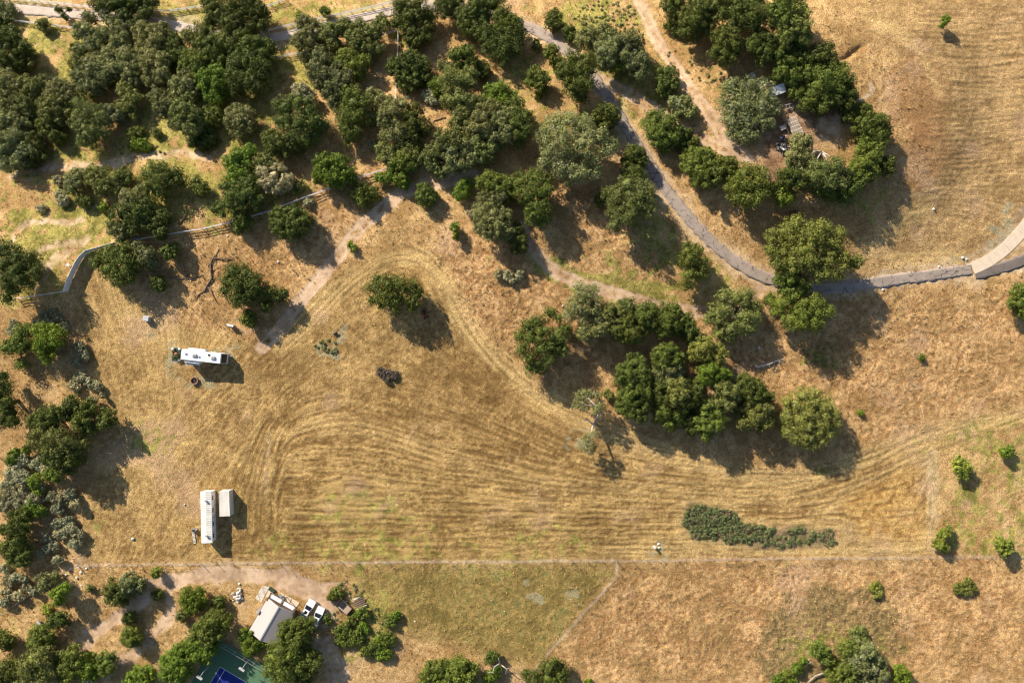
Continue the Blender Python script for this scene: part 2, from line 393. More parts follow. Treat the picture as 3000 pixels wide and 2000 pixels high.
for pts, hw, k in (([(190, 1478), (230, 1440), (280, 1405), (345, 1352), (430, 1328), (520, 1318), (640, 1325), (700, 1338), (765, 1346)], 1.7, 1.0),
                ([(365, 1330), (395, 1370), (375, 1420), (335, 1465), (300, 1510), (250, 1545)], 1.5, 0.8),
                ([(20, 412), (100, 395), (180, 378), (260, 372), (330, 352), (400, 352), (480, 368)], 1.2, 0.7),
                ([(30, 545), (60, 522), (100, 510), (170, 512)], 1.0, 0.75), ([(75, 600), (105, 575), (140, 560), (190, 545)], 1.1, 0.6), ([(100, 660), (120, 610), (180, 560)], 1.3, 0.55),
                ([(650, 1330), (700, 1345), (735, 1385), (745, 1420)], 2.6, 1.0), ([(1660, 250), (1645, 300), (1660, 330)], 1.6, 0.7),
                ([(700, 1460), (760, 1500), (775, 1560)], 2.6, 0.7), ([(190, 1300), (150, 1310)], 0.6, 0.6)):
    dirt = mx(dirt, stroke(DD(pts), hw, 0.7, 0.5)*k)
for cx, cy, rx, ry, k in ((1800, 255, 95, 70, 0.25), (1830, 340, 90, 60, 0.2), (1920, 300, 55, 55, 0.6), (1770, 190, 60, 22, 0.7), (440, 830, 80, 38, 0.35), (2080, 455, 55, 30, 0.35), (600, 760, 45, 30, 0.4),
                          (730, 1395, 45, 55, 0.9), (640, 1350, 60, 22, 0.5), (545, 1395, 25, 20, 0.5), (1230, 690, 30, 20, 0.3), (1400, 690, 60, 12, 0.4), (110, 900, 40, 40, 0.3), (480, 1190, 26, 75, 0.4), (150, 1370, 80, 40, 0.3)):
    x, y = D(cx, cy); dirt = mx(dirt, blob(x, y, rx*1.28, ry*1.28)*k)
for rd, hw in ((ROAD_TOP, 2.6), (ROAD_ASPH, 2.5), (ROAD_CONC, 3.2), (ROAD_DARK, 2.6)):
    pale = mx(pale, stroke(rd, hw, 1.0, 0.6)*0.6)
straw = np.zeros((NY, NX))
for pts, hw, k in (([(930, 592), (985, 600), (1035, 665), (1075, 750), (1150, 835), (1260, 915), (1420, 1000)], 2.4, 0.8), ([(1420, 1005), (1600, 1065), (1800, 1095), (1960, 1062), (2110, 1008), (2380, 952)], 2.2, 0.75), ([(640, 800), (720, 715), (800, 650), (880, 600), (930, 590)], 2.2, 0.6), ([(250, 640), (290, 720), (390, 770), (520, 790)], 3.0, 0.4), ([(700, 970), (862, 988), (980, 1033), (1176, 1092), (1400, 1122), (1600, 1132), (1850, 1130)], 2.2, 0.25), ([(1400, 1262), (1800, 1264), (2140, 1262)], 1.6, 0.5), ([(1562, 1240), (1558, 1190), (1590, 1145), (1700, 1165), (1720, 1195), (1930, 1208), (1930, 1252), (1780, 1266), (1580, 1248)], 0.8, 0.8), ([(1900, 1172), (2000, 1105), (2110, 1058), (2135, 1100), (2130, 1240), (2000, 1245), (1900, 1175)], 1.4, 0.5), ([(1990, 30), (2100, 110), (2160, 210)], 1.2, 0.6), ([(1990, 560), (2100, 500), (2150, 440)], 2.5, 0.6), ([(2050, 600), (2200, 595)], 2.0, 0.6)):
    straw = mx(straw, stroke(DD(pts), hw, 1.0, 0.3)*k)
straw = np.clip(straw*(1+0.75*np.tanh(SW)), 0, 1)
pale = mx(pale, stroke(DD([(1972, 240), (1985, 224), (2000, 214), (2003, 204), (1999, 194)]), 0.5, 0.3, 0.05)*1.3)
for pts, hw, k in (([(175, 1299), (700, 1292), (1415, 1287)], 0.26, 0.75), ([(1415, 1287), (1800, 1282), (2380, 1277)], 0.3, 0.45), ([(1416, 1288), (1415, 1322), (1330, 1420), (1225, 1535)], 0.28, 0.6),
                   ([(610, 1130), (618, 1000)], 0.5, 0.3), ([(2140, 1040), (2143, 1260)], 1.4, 0.35), ([(2060, 1545), (2065, 1400)], 0.01, 0)):
    pale = mx(pale, stroke(DD(pts), hw, 0.35, 0.1)*k)
for pts, k in (([(0, 0), (900, 0), (900, 120), (640, 260), (620, 360), (760, 420), (560, 540), (250, 560), (140, 690), (0, 700)], 0.72), ([(1210, 0), (1470, 0), (1600, 240), (1480, 250), (1330, 110), (1250, 60)], 0.75),
               ([(1180, 110), (1260, 110), (1430, 300), (1260, 330), (1180, 260)], 0.55), ([(2150, 1000), (2360, 980), (2360, 1300), (2160, 1280)], 0.42),
               ([(1480, 80), (1640, 240), (1660, 120), (1560, 0), (1480, 0)], 0.35), ([(1620, 120), (1720, 150), (1660, 240), (1610, 200)], 0.5), ([(1380, 480), (1500, 420), (1690, 620), (1590, 690), (1400, 640)], 0.42),
               ([(1930, 430), (2060, 420), (1990, 500), (1850, 470)], 0.75), ([(1940, 90), (2010, 60), (1980, 160)], 0.25), ([(760, 1350), (900, 1340), (900, 1500), (780, 1500)], 0.8), ([(1640, 340), (1740, 365), (1740, 400), (1660, 380)], 0.7),
               ([(560, 1240), (1420, 1230), (1420, 1290), (560, 1295)], 0.45), ([(0, 1400), (200, 1400), (120, 1480), (0, 1500)], 0.5), ([(600, 1140), (1000, 1150), (1100, 1280), (600, 1285)], 0.22),
               ([(1050, 840), (1180, 900), (1300, 1000), (1130, 980)], 0.25), ([(1100, 560), (1200, 560), (1240, 700), (1120, 680)], 0.3), ([(1820, 1520), (1800, 1440), (1960, 1400), (2060, 1440), (2100, 1560)], 0.35)):
    green = mx(green, pmask(DD(pts), 3.0, 1.6)*k)
for cx, cy, rx, ry, k in ((125, 120, 45, 50, 0.8), (150, 210, 40, 25, 1.0), (330, 345, 60, 25, 0.9), (1880, 815, 45, 30, 0.9), (470, 520, 60, 25, 0.6), (1230, 210, 60, 35, 0.6), (1460, 660, 130, 22, 0.8), (60, 370, 60, 15, 0.8), (1090, 250, 60, 20, 0.5),
                          (1420, 260, 25, 60, 0.6), (130, 560, 60, 25, 0.5), (1330, 580, 25, 12, 0.4), (1520, 560, 20, 90, 0.5), (1000, 235, 30, 15, 0.8), (1650, 640, 30, 60, 0.5), (940, 45, 40, 30, 0.7), (430, 440, 70, 60, 0.5),
                          (1905, 1090, 50, 16, 0.3), (330, 1000, 80, 40, 0.25), (230, 1190, 30, 60, 0.3), (1150, 360, 60, 30, 0.3), (100, 440, 110, 35, 0.6), (60, 480, 60, 40, 0.5)):
    x, y = D(cx, cy); green = mx(green, blob(x, y, rx*1.28, ry*1.28, 1.5)*k)
for pts_ in ([(1195, 530), (1215, 580), (1255, 628), (1315, 662), (1390, 686), (1460, 708)], [(1250, 590), (1325, 628), (1395, 650), (1470, 672), (1540, 690), (1620, 698)]): green = mx(green, stroke(DD(pts_), 0.9, 0.6, 0.4)*0.95)
green = np.clip(green*(1.0+0.35*n_g)+0.05*n_big, 0, 1)
greenm = sm(green+0.30*n_g2*np.sqrt(np.clip(green, 0, 1))+0.16*n_small*np.sqrt(np.clip(green, 0, 1)), 0.22, 0.75)
for cx, cy, rx, ry, k in ((385, 820, 30, 45, 0.8), (450, 885, 50, 20, 0.7), (530, 800, 25, 30, 0.5), (750, 795, 35, 30, 0.9), (765, 755, 25, 15, 0.5), (2280, 550, 30, 60, 0.6), (2320, 500, 25, 60, 0.6), (2210, 590, 40, 16, 0.5), (1207, 1372, 22, 24, 0.8), (1312, 1360, 24, 16, 0.8), (1502, 1250, 20, 22, 0.7), (1340, 1000, 40, 50, 0.4), (380, 760, 90, 20, 0.25), (620, 1500, 0.1, 0.1, 0)):
    x, y = D(cx, cy); sagec = mx(sagec, blob(x, y, max(rx*1.28, 1), max(ry*1.28, 1), 1.2)*k)
sagem = sm(sagec+0.30*n_g2*np.sqrt(sagec)+0.22*n_small*np.sqrt(sagec), 0.25, 0.7)
for pts, k in (([(700, 420), (900, 450), (640, 760), (420, 740), (240, 600), (420, 560), (560, 540)], 0.65), ([(1080, 480), (1230, 520), (1330, 640), (1400, 780), (1400, 960), (1180, 850), (1060, 700), (1000, 560)], 0.85),
               ([(1400, 760), (2360, 640), (2360, 930), (1900, 1060), (1500, 1010), (1300, 900)], 0.75), ([(1430, 1290), (2360, 1290), (2360, 1570), (1200, 1570)], 0.8), ([(1490, 330), (1720, 480), (1770, 640), (1500, 400)], 0.45), ([(1240, 430), (1420, 430), (1560, 560), (1550, 680), (1300, 620)], 0.7),
               ([(1920, 1170), (2120, 1060), (2130, 1240), (2000, 1250)], 0.9), ([(900, 100), (1180, 150), (1000, 230), (920, 200)], 0.5), ([(620, 150), (720, 150), (640, 330), (560, 280)], 0.7), ([(1930, 80), (2060, 130), (2170, 260), (2140, 420), (2060, 420), (2060, 250), (1960, 150)], 0.6)):
    orange = mx(orange, pmask(DD(pts), 3.0, 1.8)*k)
dirtm = np.clip(sm(dirt+0.13*n_small*np.sqrt(dirt)+0.10*n_g2*np.sqrt(dirt), 0.18, 0.95), 0, 1)

# ---- cover colour (reflectance)
def lerp(a, b, t): return a+(b-a)*t[..., None]
c = lambda *v: np.array(v)
base = lerp(np.broadcast_to(c(0.39, 0.250, 0.105), (NY, NX, 3)), c(0.53, 0.370, 0.175), sm(n_mid*0.6+n_small*0.7+n_big*0.5, -1.4, 1.6))
base = lerp(base, c(0.25, 0.160, 0.068), sm(n_f1*0.75+n_g2*0.6, 0.35, 2.2)*0.8)
org = lerp(np.broadcast_to(c(0.33, 0.185, 0.078), (NY, NX, 3)), c(0.57, 0.375, 0.18), sm(n_mid*0.4+n_small*0.8+n_f1*0.5, -1.5, 1.3))
org = lerp(org, c(0.20, 0.145, 0.065), sm(n_f2*0.8+n_g2*0.7, 0.4, 2.2)*0.55)
mw = lerp(np.broadcast_to(c(0.215, 0.132, 0.048), (NY, NX, 3)), c(0.52, 0.365, 0.155), sm(SWATH*0.95+n_small*0.35+n_f1*0.35+n_big*0.35+n_mid*0.2, -1.9, 1.9))
mw2 = lerp(np.broadcast_to(c(0.30, 0.195, 0.085), (NY, NX, 3)), c(0.52, 0.360, 0.170), sm(SWATH*0.7+n_small*0.4+n_f1*0.4+n_mid*0.3, -1.9, 1.9))
A = lerp(base, org, np.clip(orange*(1+0.25*n_mid), 0, 1))
A = lerp(A, mw, mown1*(1-island)); A = lerp(A, mw2, np.clip(mown2*(1-orange*0.5), 0, 1))
A = lerp(A, np.broadcast_to(c(0.31, 0.175, 0.080), (NY, NX, 3)), np.clip(blob(*D(2110, 230), 110, 160)*0.6+blob(*D(2125, 370), 80, 110)*0.6, 0, 1))
gr = lerp(np.broadcast_to(c(0.155, 0.172, 0.034), (NY, NX, 3)), c(0.36, 0.335, 0.09), sm(n_small*0.7+n_f1*0.6+n_mid*0.4, -1.6, 1.6))
low = pmask(DD([(560, 1130), (900, 1120), (1300, 1150), (1560, 1180), (1560, 1290), (400, 1296)]), 9, 1.5)
A = A*(1-np.clip(low, 0, 1)[..., None]*np.array([0.20, 0.19, 0.26]))
mid_ = pmask(DD([(1000, 860), (1180, 900), (1330, 1010), (1150, 1040), (900, 940)]), 9, 1.5); A = A*(1-mid_[..., None]*np.array([0.16, 0.19, 0.24]))
A = lerp(A, np.broadcast_to(c(0.60, 0.445, 0.200), (NY, NX, 3)), straw*0.75)
tri = pmask(DD([(1925, 1172), (2020, 1105), (2105, 1068), (2120, 1110), (2110, 1230), (2000, 1232)]), 1.5, 0.4)
A = lerp(A, lerp(np.broadcast_to(c(0.33, 0.185, 0.060), (NY, NX, 3)), c(0.56, 0.375, 0.135), sm(n_small*0.7+n_f1*0.6, -1.4, 1.4)), tri*0.85)
scrub = np.clip(blob(*D(1930, 1460), 230, 170)*1.0+blob(*D(1820, 1520), 150, 90)*0.8+blob(*D(2000, 1400), 90, 60)*0.5+blob(*D(1780, 1440), 60, 110)*0.3, 0, 1)
A = lerp(A, lerp(np.broadcast_to(c(0.13, 0.110, 0.050), (NY, NX, 3)), c(0.27, 0.205, 0.09), sm(n_small*0.6+n_f2*0.7, -1.4, 1.4)), sm(scrub+0.2*n_g2*np.sqrt(scrub), 0.2, 0.9)*0.8)
bare = sm(n_g*0.65+n_big*0.55+n_small*0.15, 0.7, 2.1)
A = lerp(A, np.broadcast_to(c(0.47, 0.325, 0.205), (NY, NX, 3)), bare*0.55)
A = lerp(A, np.broadcast_to(c(0.27, 0.185, 0.075), (NY, NX, 3)), sm(-n_g*0.6-n_big*0.5+n_g2*0.3, 0.8, 2.3)*0.55)
meadow = pmask(DD([(800, 1306), (1412, 1300), (1400, 1330), (1225, 1530), (1120, 1500), (900, 1440), (830, 1370)]), 1.5, 0.4)
A = lerp(A, lerp(np.broadcast_to(c(0.195, 0.155, 0.048), (NY, NX, 3)), c(0.325, 0.245, 0.085), sm(n_small*0.6+n_f1*0.6+n_mid*0.4, -1.6, 1.6)), meadow*0.95)
A = lerp(A, np.broadcast_to(c(0.20, 0.195, 0.065), (NY, NX, 3)), meadow*sm(n_g2*0.7+n_mid*0.6, 0.3, 2.0)*0.8)
yard = np.clip(blob(*D(1815, 300), 130, 110)+blob(*D(1800, 380), 130, 60)+blob(*D(1880, 260), 120, 60), 0, 1)
A = lerp(A, lerp(np.broadcast_to(c(0.21, 0.12, 0.072), (NY, NX, 3)), c(0.38, 0.255, 0.16), sm(n_mid*0.6+n_small*0.5, -1.3, 1.3)), yard*0.85)
for pts_, hw_, k_ in (([(1600, 1062), (1780, 1088), (1900, 1075), (2000, 1040), (2100, 1002), (2220, 964), (2380, 946)], 0.25, 0.7), ([(2000, 1085), (2140, 1032), (2250, 1000), (2380, 985)], 0.25, 0.5), ([(880, 566), (930, 563), (990, 590)], 0.3, 0.5), ([(1885, 1172), (1960, 1120), (2060, 1075), (2120, 1060)], 0.3, 0.5), ([(2068, 1290), (2064, 1360), (2068, 1420), (2080, 1470)], 0.2, 0.5)):
    A = lerp(A, np.broadcast_to(c(0.17, 0.11, 0.055), (NY, NX, 3)), stroke(DD(pts_), hw_, 0.3, 0.15)*k_*np.clip(0.8+0.5*n_g2, 0, 1))
A = lerp(A, gr, greenm*0.85)
A = lerp(A, np.broadcast_to(c(0.33, 0.315, 0.20), (NY, NX, 3)), sagem*0.7)
A = lerp(A, np.broadcast_to(c(0.58, 0.475, 0.345), (NY, NX, 3)), np.clip(pale*(1+0.3*n_small), 0, 1)*0.7)
dr = lerp(np.broadcast_to(c(0.48, 0.345, 0.235), (NY, NX, 3)), c(0.62, 0.470, 0.335), sm(n_small*0.5+n_mid*0.6, -1.4, 1.4))
A = lerp(A, dr, dirtm*0.92)
isl = lerp(np.broadcast_to(c(0.12, 0.13, 0.06), (NY, NX, 3)), c(0.27, 0.20, 0.13), sm(n_small, -1, 1.4))
A = lerp(A, isl, island*0.8)
A = np.clip(A*(1+0.06*n_f2+0.05*n_mid)[..., None]*np.array([1.02, 0.955, 0.91]), 0.02, 0.85)

# ---- fine relief: tufts in standing grass, windrows on the mown ground, smooth tracks
tuft = np.clip(n_f1*0.55+n_f2*0.45+n_small*0.35, -1.3, 2.2)
rel = (1-mown)*(0.07*tuft)*(0.6+0.5*orange) + mown*(0.055*SWATH+0.022*n_f2+0.02*n_small)
rel = rel*(1-0.85*dirtm)*(1-0.7*np.clip(pale, 0, 1)) - 0.05*dirtm
roadm = np.zeros((NY, NX))
for rd, hw in ((ROAD_TOP, 2.1), (ROAD_ASPH, 1.9), (ROAD_CONC, 1.9), (ROAD_DARK, 1.9)):
    roadm = mx(roadm, 1-sm(dist(catmull(rd, 30)), hw, hw+0.7))
flat = roadm.copy()
for cx, cy, rr in ((787, 1800, 100), (700, 1960, 210), (605, 1515, 95), (658, 1475, 60), (595, 1043, 95), (2275, 265, 35), (2330, 370, 50)):
    flat = mx(flat, 1-sm(np.hypot(PX-cx, PY-cy), rr*0.8, rr))
Z = H0+rel*(1-flat)-0.02*roadm-0.02*flat

def ext(f, step, n=16):
    d = np.cumsum(step*1.55**np.arange(1, n+1)); return np.concatenate([f[0]-d[::-1], f, f[-1]+d])
gx, gy = ext(fx, ST*4), ext(fy, ST*4); pad = 16
GX, GY = np.meshgrid(gx, gy); GZ = hgt(GX, GY)
fade = np.exp(-np.clip(np.hypot(GX, GY)-200, 0, None)/300); GZ = GZ*fade
GZ[pad:-pad, pad:-pad] = Z
GA = np.pad(A, ((pad, pad), (pad, pad), (0, 0)), mode='edge')
nx, ny = len(gx), len(gy)
idx = np.arange(nx*ny).reshape(ny, nx)
F = np.stack([idx[:-1, :-1], idx[:-1, 1:], idx[1:, 1:], idx[1:, :-1]], -1).reshape(-1, 4)
V = np.stack([GX, GY, GZ], -1).reshape(-1, 3)
m, n, b, N, L = new_mat('ground_cover')
at = N.new('ShaderNodeAttribute'); at.attribute_name = 'cover'
geo = N.new('ShaderNodeNewGeometry')
nA = N.new('ShaderNodeTexNoise'); nA.inputs['Scale'].default_value = 3.6; nA.inputs['Detail'].default_value = 5; nA.inputs['Roughness'].default_value = 0.65
L.new(geo.outputs['Position'], nA.inputs['Vector'])
mr = N.new('ShaderNodeMapRange'); mr.inputs[1].default_value = 0.34; mr.inputs[2].default_value = 0.66; mr.inputs[3].default_value = 0.50; mr.inputs[4].default_value = 1.46
L.new(nA.outputs[0], mr.inputs[0])
md = N.new('ShaderNodeMix'); md.inputs['A'].default_value = 1.0; L.new(at.outputs['Alpha'], md.inputs['Factor']); L.new(mr.outputs[0], md.inputs['B'])
sc = N.new('ShaderNodeVectorMath'); sc.operation = 'SCALE'; L.new(at.outputs['Color'], sc.inputs[0]); L.new(md.outputs['Result'], sc.inputs['Scale'])
L.new(sc.outputs[0], b.inputs['Base Color']); b.inputs['Roughness'].default_value = 0.95; b.inputs['Specular IOR Level'].default_value = 0.1
nB = N.new('ShaderNodeTexNoise'); nB.inputs['Scale'].default_value = 4.5; nB.inputs['Detail'].default_value = 4
L.new(geo.outputs['Position'], nB.inputs['Vector'])
bp = N.new('ShaderNodeBump'); bp.inputs['Strength'].default_value = 0.7; bp.inputs['Distance'].default_value = 0.16
L.new(at.outputs['Alpha'], bp.inputs['Strength']); L.new(nB.outputs[0], bp.inputs['Height']); L.new(bp.outputs[0], b.inputs['Normal'])
me = mesh_np('ground', V, F, [m], smooth=True)
ca = me.color_attributes.new('cover', 'FLOAT_COLOR', 'POINT')
ca.data.foreach_set('color', np.concatenate([GA, np.pad(1-0.75*np.clip(dirtm+0.5*pale, 0, 1), pad, mode='edge')[..., None]], -1).astype(np.float32).ravel())
ground = link(bpy.data.objects.new('ground', me)); tag(ground, 'dry golden grassland with mown swaths, worn tracks and green patches', 'ground', kind='structure')
ground['label'] = 'dry golden grassland with mown swaths, worn tracks and green patches'

# ------------------------------------------------------------------ roads
def road_mat(name, col, crack, cs_, cw=0.03):
    m, n, b, N, L = new_mat(name)
    geo = N.new('ShaderNodeNewGeometry')
    ns = N.new('ShaderNodeTexNoise'); ns.inputs['Scale'].default_value = 0.35; ns.inputs['Detail'].default_value = 8; ns.inputs['Roughness'].default_value = 0.7
    L.new(geo.outputs['Position'], ns.inputs['Vector'])
    mr = N.new('ShaderNodeMapRange'); mr.inputs[1].default_value = 0.3; mr.inputs[2].default_value = 0.7; mr.inputs[3].default_value = 0.78; mr.inputs[4].default_value = 1.2
    L.new(ns.outputs[0], mr.inputs[0])
    n2 = N.new('ShaderNodeTexNoise'); n2.inputs['Scale'].default_value = 0.8; n2.inputs['Detail'].default_value = 4
    L.new(geo.outputs['Position'], n2.inputs['Vector'])
    va = N.new('ShaderNodeVectorMath'); va.operation = 'MULTIPLY_ADD'; va.inputs[1].default_value = (1.6, 1.6, 0)
    L.new(n2.outputs['Color'], va.inputs[0]); L.new(geo.outputs['Position'], va.inputs[2])
    vo = N.new('ShaderNodeTexVoronoi'); vo.feature = 'DISTANCE_TO_EDGE'; vo.inputs['Scale'].default_value = cs_
    L.new(va.outputs[0], vo.inputs['Vector'])
    lt = N.new('ShaderNodeMapRange'); lt.inputs[1].default_value = cw*0.6; lt.inputs[2].default_value = cw; lt.inputs[3].default_value = crack; lt.inputs[4].default_value = 1.0
    L.new(vo.outputs['Distance'], lt.inputs[0])
    mk = N.new('ShaderNodeMapRange'); mk.inputs[1].default_value = 0.48; mk.inputs[2].default_value = 0.56; L.new(ns.outputs[0], mk.inputs[0])
    mxx = N.new('ShaderNodeMix'); mxx.inputs['B'].default_value = 1.0
    L.new(mk.outputs[0], mxx.inputs['Factor']); L.new(lt.outputs[0], mxx.inputs['A'])
    mu = N.new('ShaderNodeMath'); mu.operation = 'MULTIPLY'; L.new(mr.outputs[0], mu.inputs[0]); L.new(mxx.outputs['Result'], mu.inputs[1])
    sc = N.new('ShaderNodeVectorMath'); sc.operation = 'SCALE'; sc.inputs[0].default_value = col; L.new(mu.outputs[0], sc.inputs['Scale'])
    L.new(sc.outputs[0], b.inputs['Base Color']); b.inputs['Roughness'].default_value = 0.9; b.inputs['Specular IOR Level'].default_value = 0.2
    return m
M['asphalt'] = road_mat('old_asphalt', (0.36, 0.288, 0.24), 0.35, 0.45)
M['asphalt2'] = road_mat('new_asphalt', (0.19, 0.155, 0.135), 0.7, 0.3)
M['dust'] = road_mat('dusty_concrete', (0.50, 0.41, 0.345), 0.75, 0.2)
def ribbon(name, pxpts, width, mat, lift, wvar=0.18, parent=None):
    c = catmull(pxpts, 10); c = np.array([wp(*p) for p in c])
    t = np.gradient(c, axis=0); t /= np.linalg.norm(t, axis=1)[:, None]; nn = np.stack([-t[:, 1], t[:, 0]], 1)
    us = np.array([-0.5, -0.5, -0.3, -0.1, 0.1, 0.3, 0.5, 0.5]); k = len(us)
    rr = np.random.default_rng(len(c)); jl = rr.normal(0, wvar, len(c)); jr = rr.normal(0, wvar, len(c))
    V = []
    for i in range(len(c)):
        for q, u in enumerate(us):
            ww = width*u+(jl[i] if u < -0.4 else jr[i] if u > 0.4 else 0)
            p = c[i]+nn[i]*ww; z = gz(*p)+lift
            if q in (0, k-1): z -= 0.14
            V.append((p[0], p[1], z))
    idx = np.arange(len(V)).reshape(len(c), k)
    F = np.stack([idx[:-1, :-1], idx[1:, :-1], idx[1:, 1:], idx[:-1, 1:]], -1).reshape(-1, 4)[:, ::-1]
    return link(bpy.data.objects.new(name, mesh_np(name, V, F, [mat])), parent), c, nn
o, _, _ = ribbon('road', ROAD_TOP, 2.9, M['dust'], 0.045); tag(o, 'beige dusty road between white rail fences at the top left', 'road', kind='structure')
o, _, _ = ribbon('road', ROAD_ASPH, 2.85, M['asphalt'], 0.040); tag(o, 'cracked grey asphalt road curving down through the oaks', 'road', kind='structure')
o, _, _ = ribbon('road', ROAD_DARK, 2.9, M['asphalt2'], 0.036); tag(o, 'darker asphalt road leaving at the right edge', 'road', kind='structure')
# concrete drive of separate slabs
drv = bpy.data.objects.new('concrete_drive', None); COL.objects.link(drv)
x0, y0 = wp(*ROAD_CONC[0]); drv.location = (x0, y0, gz(x0, y0)); tag(drv, 'pale concrete drive of long slabs joining the asphalt at right', 'drive', kind='structure')
c = np.array([wp(*p) for p in catmull(ROAD_CONC, 4)]); sl = np.concatenate([[0], np.cumsum(np.linalg.norm(np.diff(c, axis=0), axis=1))])
ps = np.arange(0, sl[-1]-0.5, 5.0)
for a in ps:
    bnd = min(a+4.96, sl[-1]); ss = np.linspace(a, bnd, 6)
    P = np.stack([np.interp(ss, sl, c[:, 0]), np.interp(ss, sl, c[:, 1])], 1); t = np.gradient(P, axis=0); t /= np.linalg.norm(t, axis=1)[:, None]
    nn = np.stack([-t[:, 1], t[:, 0]], 1); V = []
    for i in range(6):
        for s_ in (-1.5, 1.5):
            p = P[i]+nn[i]*s_; V.append((p[0]-x0, p[1]-y0, gz(*p)+0.055-drv.location.z))
    nb = len(V); V += [(v[0], v[1], v[2]-0.15) for v in V]
    Fs = [(2*i, 2*i+2, 2*i+3, 2*i+1) for i in range(5)]
    for i in range(5): Fs += [(2*i, 2*i+nb, 2*i+2+nb, 2*i+2), (2*i+1, 2*i+3, 2*i+3+nb, 2*i+1+nb)]
    Fs += [(0, 1, 1+nb, nb), (10, 10+nb, 11+nb, 11)]
    poly('slab', V, Fs, M['concrete'], drv)

# ------------------------------------------------------------------ trees and shrubs
# (kind, foliage, tile column, tile row, [(x, y, r) lobes in the enlarged tile], height or None)
VEG = []
def V_(kind, col, c, r, lobes, h=None): VEG.append((kind, col, [(*T(c, r, x, y), rr/3.136) for x, y, rr in lobes], h))
O, S, G, P_ = 'oak', 'shrub', 'sage', 'sapling'
# --- top row, left to right
V_(O, 'grey', 0, 0, [(40, 70, 60), (110, 100, 55), (70, 140, 45)], 5)
V_(O, 'dark', 0, 0, [(30, 230, 75), (0, 190, 60)], 5)
V_(O, 'dark', 0, 0, [(80, 380, 115), (180, 420, 95), (120, 540, 130), (30, 560, 90), (150, 310, 60), (250, 450, 60)], 10)
V_(S, 'olive', 0, 0, [(300, 560, 60), (240, 610, 60)], 4)
V_(S, 'olive', 0, 0, [(395, 235, 60), (420, 270, 40)], 3)
V_(O, 'grey', 0, 0, [(830, 175, 60), (800, 150, 40)], 6)
V_(O, 'grey', 0, 0, [(800, 300, 85), (860, 400, 85), (760, 450, 60), (960, 330, 75), (730, 330, 50)], 8)
V_(O, 'dark', 0, 0, [(960, 60, 95), (1080, 40, 90), (1150, 90, 90)], 9)
V_(O, 'dark', 0, 0, [(1280, 30, 100), (1340, 110, 60), (1390, 20, 70)], 9)
V_(O, 'dark', 0, 0, [(1150, 180, 80), (1290, 215, 70), (1050, 230, 60), (1220, 240, 60)], 8)
V_(O, 'pale', 0, 0, [(970, 140, 55), (1000, 180, 40)], 7)
V_(O, 'grey', 0, 0, [(1110, 290, 85), (1140, 420, 105), (1060, 440, 60)], 9)
V_(O, 'grey', 0, 0, [(1350, 330, 105), (1480, 400, 105), (1330, 470, 90), (1500, 300, 75), (1420, 470, 90)], 10)
V_(O, 'grey', 0, 0, [(1040, 550, 95), (1130, 640, 95), (1000, 620, 70)], 9)
V_(O, 'pale', 0, 0, [(1190, 530, 85), (1230, 620, 90), (1220, 710, 90)], 9)
V_(O, 'grey', 0, 0, [(1400, 600, 105), (1500, 560, 80), (1380, 730, 80), (1480, 680, 80)], 10)
V_(O, 'dark', 0, 0, [(720, 580, 72), (690, 620, 45), (720, 460, 50)], 6)
V_(O, 'grey', 0, 0, [(850, 590, 80), (910, 560, 60)], 7)
V_(O, 'grey', 0, 0, [(770, 720, 100), (900, 680, 95), (870, 790, 85), (810, 790, 80), (950, 720, 60)], 9)
V_(O, 'olive', 0, 0, [(1170, 830, 80), (1220, 900, 80), (1180, 990, 85), (1110, 1010, 70), (1220, 960, 50)], 7)
V_(O, 'grey', 0, 0, [(1470, 900, 80), (1545, 960, 70), (1450, 990, 45), (1500, 1040, 45)], 7)
V_(O, 'grey', 0, 0, [(70, 740, 85), (60, 850, 100), (20, 790, 70), (140, 790, 60)], 9)
V_(O, 'olive', 0, 0, [(260, 770, 70), (330, 840, 85), (400, 780, 70), (240, 850, 50)], 8)
V_(O, 'grey', 0, 0, [(560, 830, 105), (500, 900, 80), (610, 900, 85), (640, 820, 55)], 9)
V_(O, 'olive', 0, 0, [(240, 980, 90), (120, 1010, 90), (300, 1050, 70), (180, 930, 70), (50, 960, 70)], 9)
V_(O, 'olive', 0, 0, [(540, 990, 100), (460, 1060, 90), (560, 1100, 80), (420, 980, 60)], 9)
V_(O, 'dark', 0, 0, [(690, 980, 80), (730, 930, 60)], 7)
V_(O, 'grey', 0, 0, [(80, 1110, 85), (180, 1170, 95), (60, 1240, 80), (240, 1140, 60)], 9)
V_(O, 'olive', 0, 0, [(860, 1040, 105), (780, 1120, 105), (920, 1120, 95), (830, 1230, 115), (770, 1300, 70), (930, 1220, 70)], 11)
V_(O, 'grey', 0, 0, [(1030, 1030, 65), (1090, 1080, 60), (1000, 1110, 50)], 6)
V_(O, 'dark', 0, 0, [(470, 1170, 90), (520, 1250, 70), (410, 1130, 60)], 7)
V_(O, 'grey', 0, 0, [(130, 1300, 105), (70, 1400, 95), (160, 1450, 90), (230, 1370, 60), (60, 1500, 80), (40, 1310, 70)], 10)
V_(O, 'dark', 0, 0, [(330, 1330, 95), (280, 1480, 70), (260, 1280, 60), (370, 1400, 60)], 7)
V_(S, 'bright', 0, 0, [(1240, 1335, 48), (1300, 1330, 55), (1350, 1355, 45)], 2.0)
V_(S, 'olive', 0, 0, [(1440, 1220, 45)], 2.0)
V_(S, 'green', 0, 0, [(1220, 1220, 50), (1290, 1210, 40)], 2.0)
V_(O, 'dark', 0, 0, [(548, 95, 32), (630, 90, 24), (575, 140, 24), (600, 165, 20)], 5)
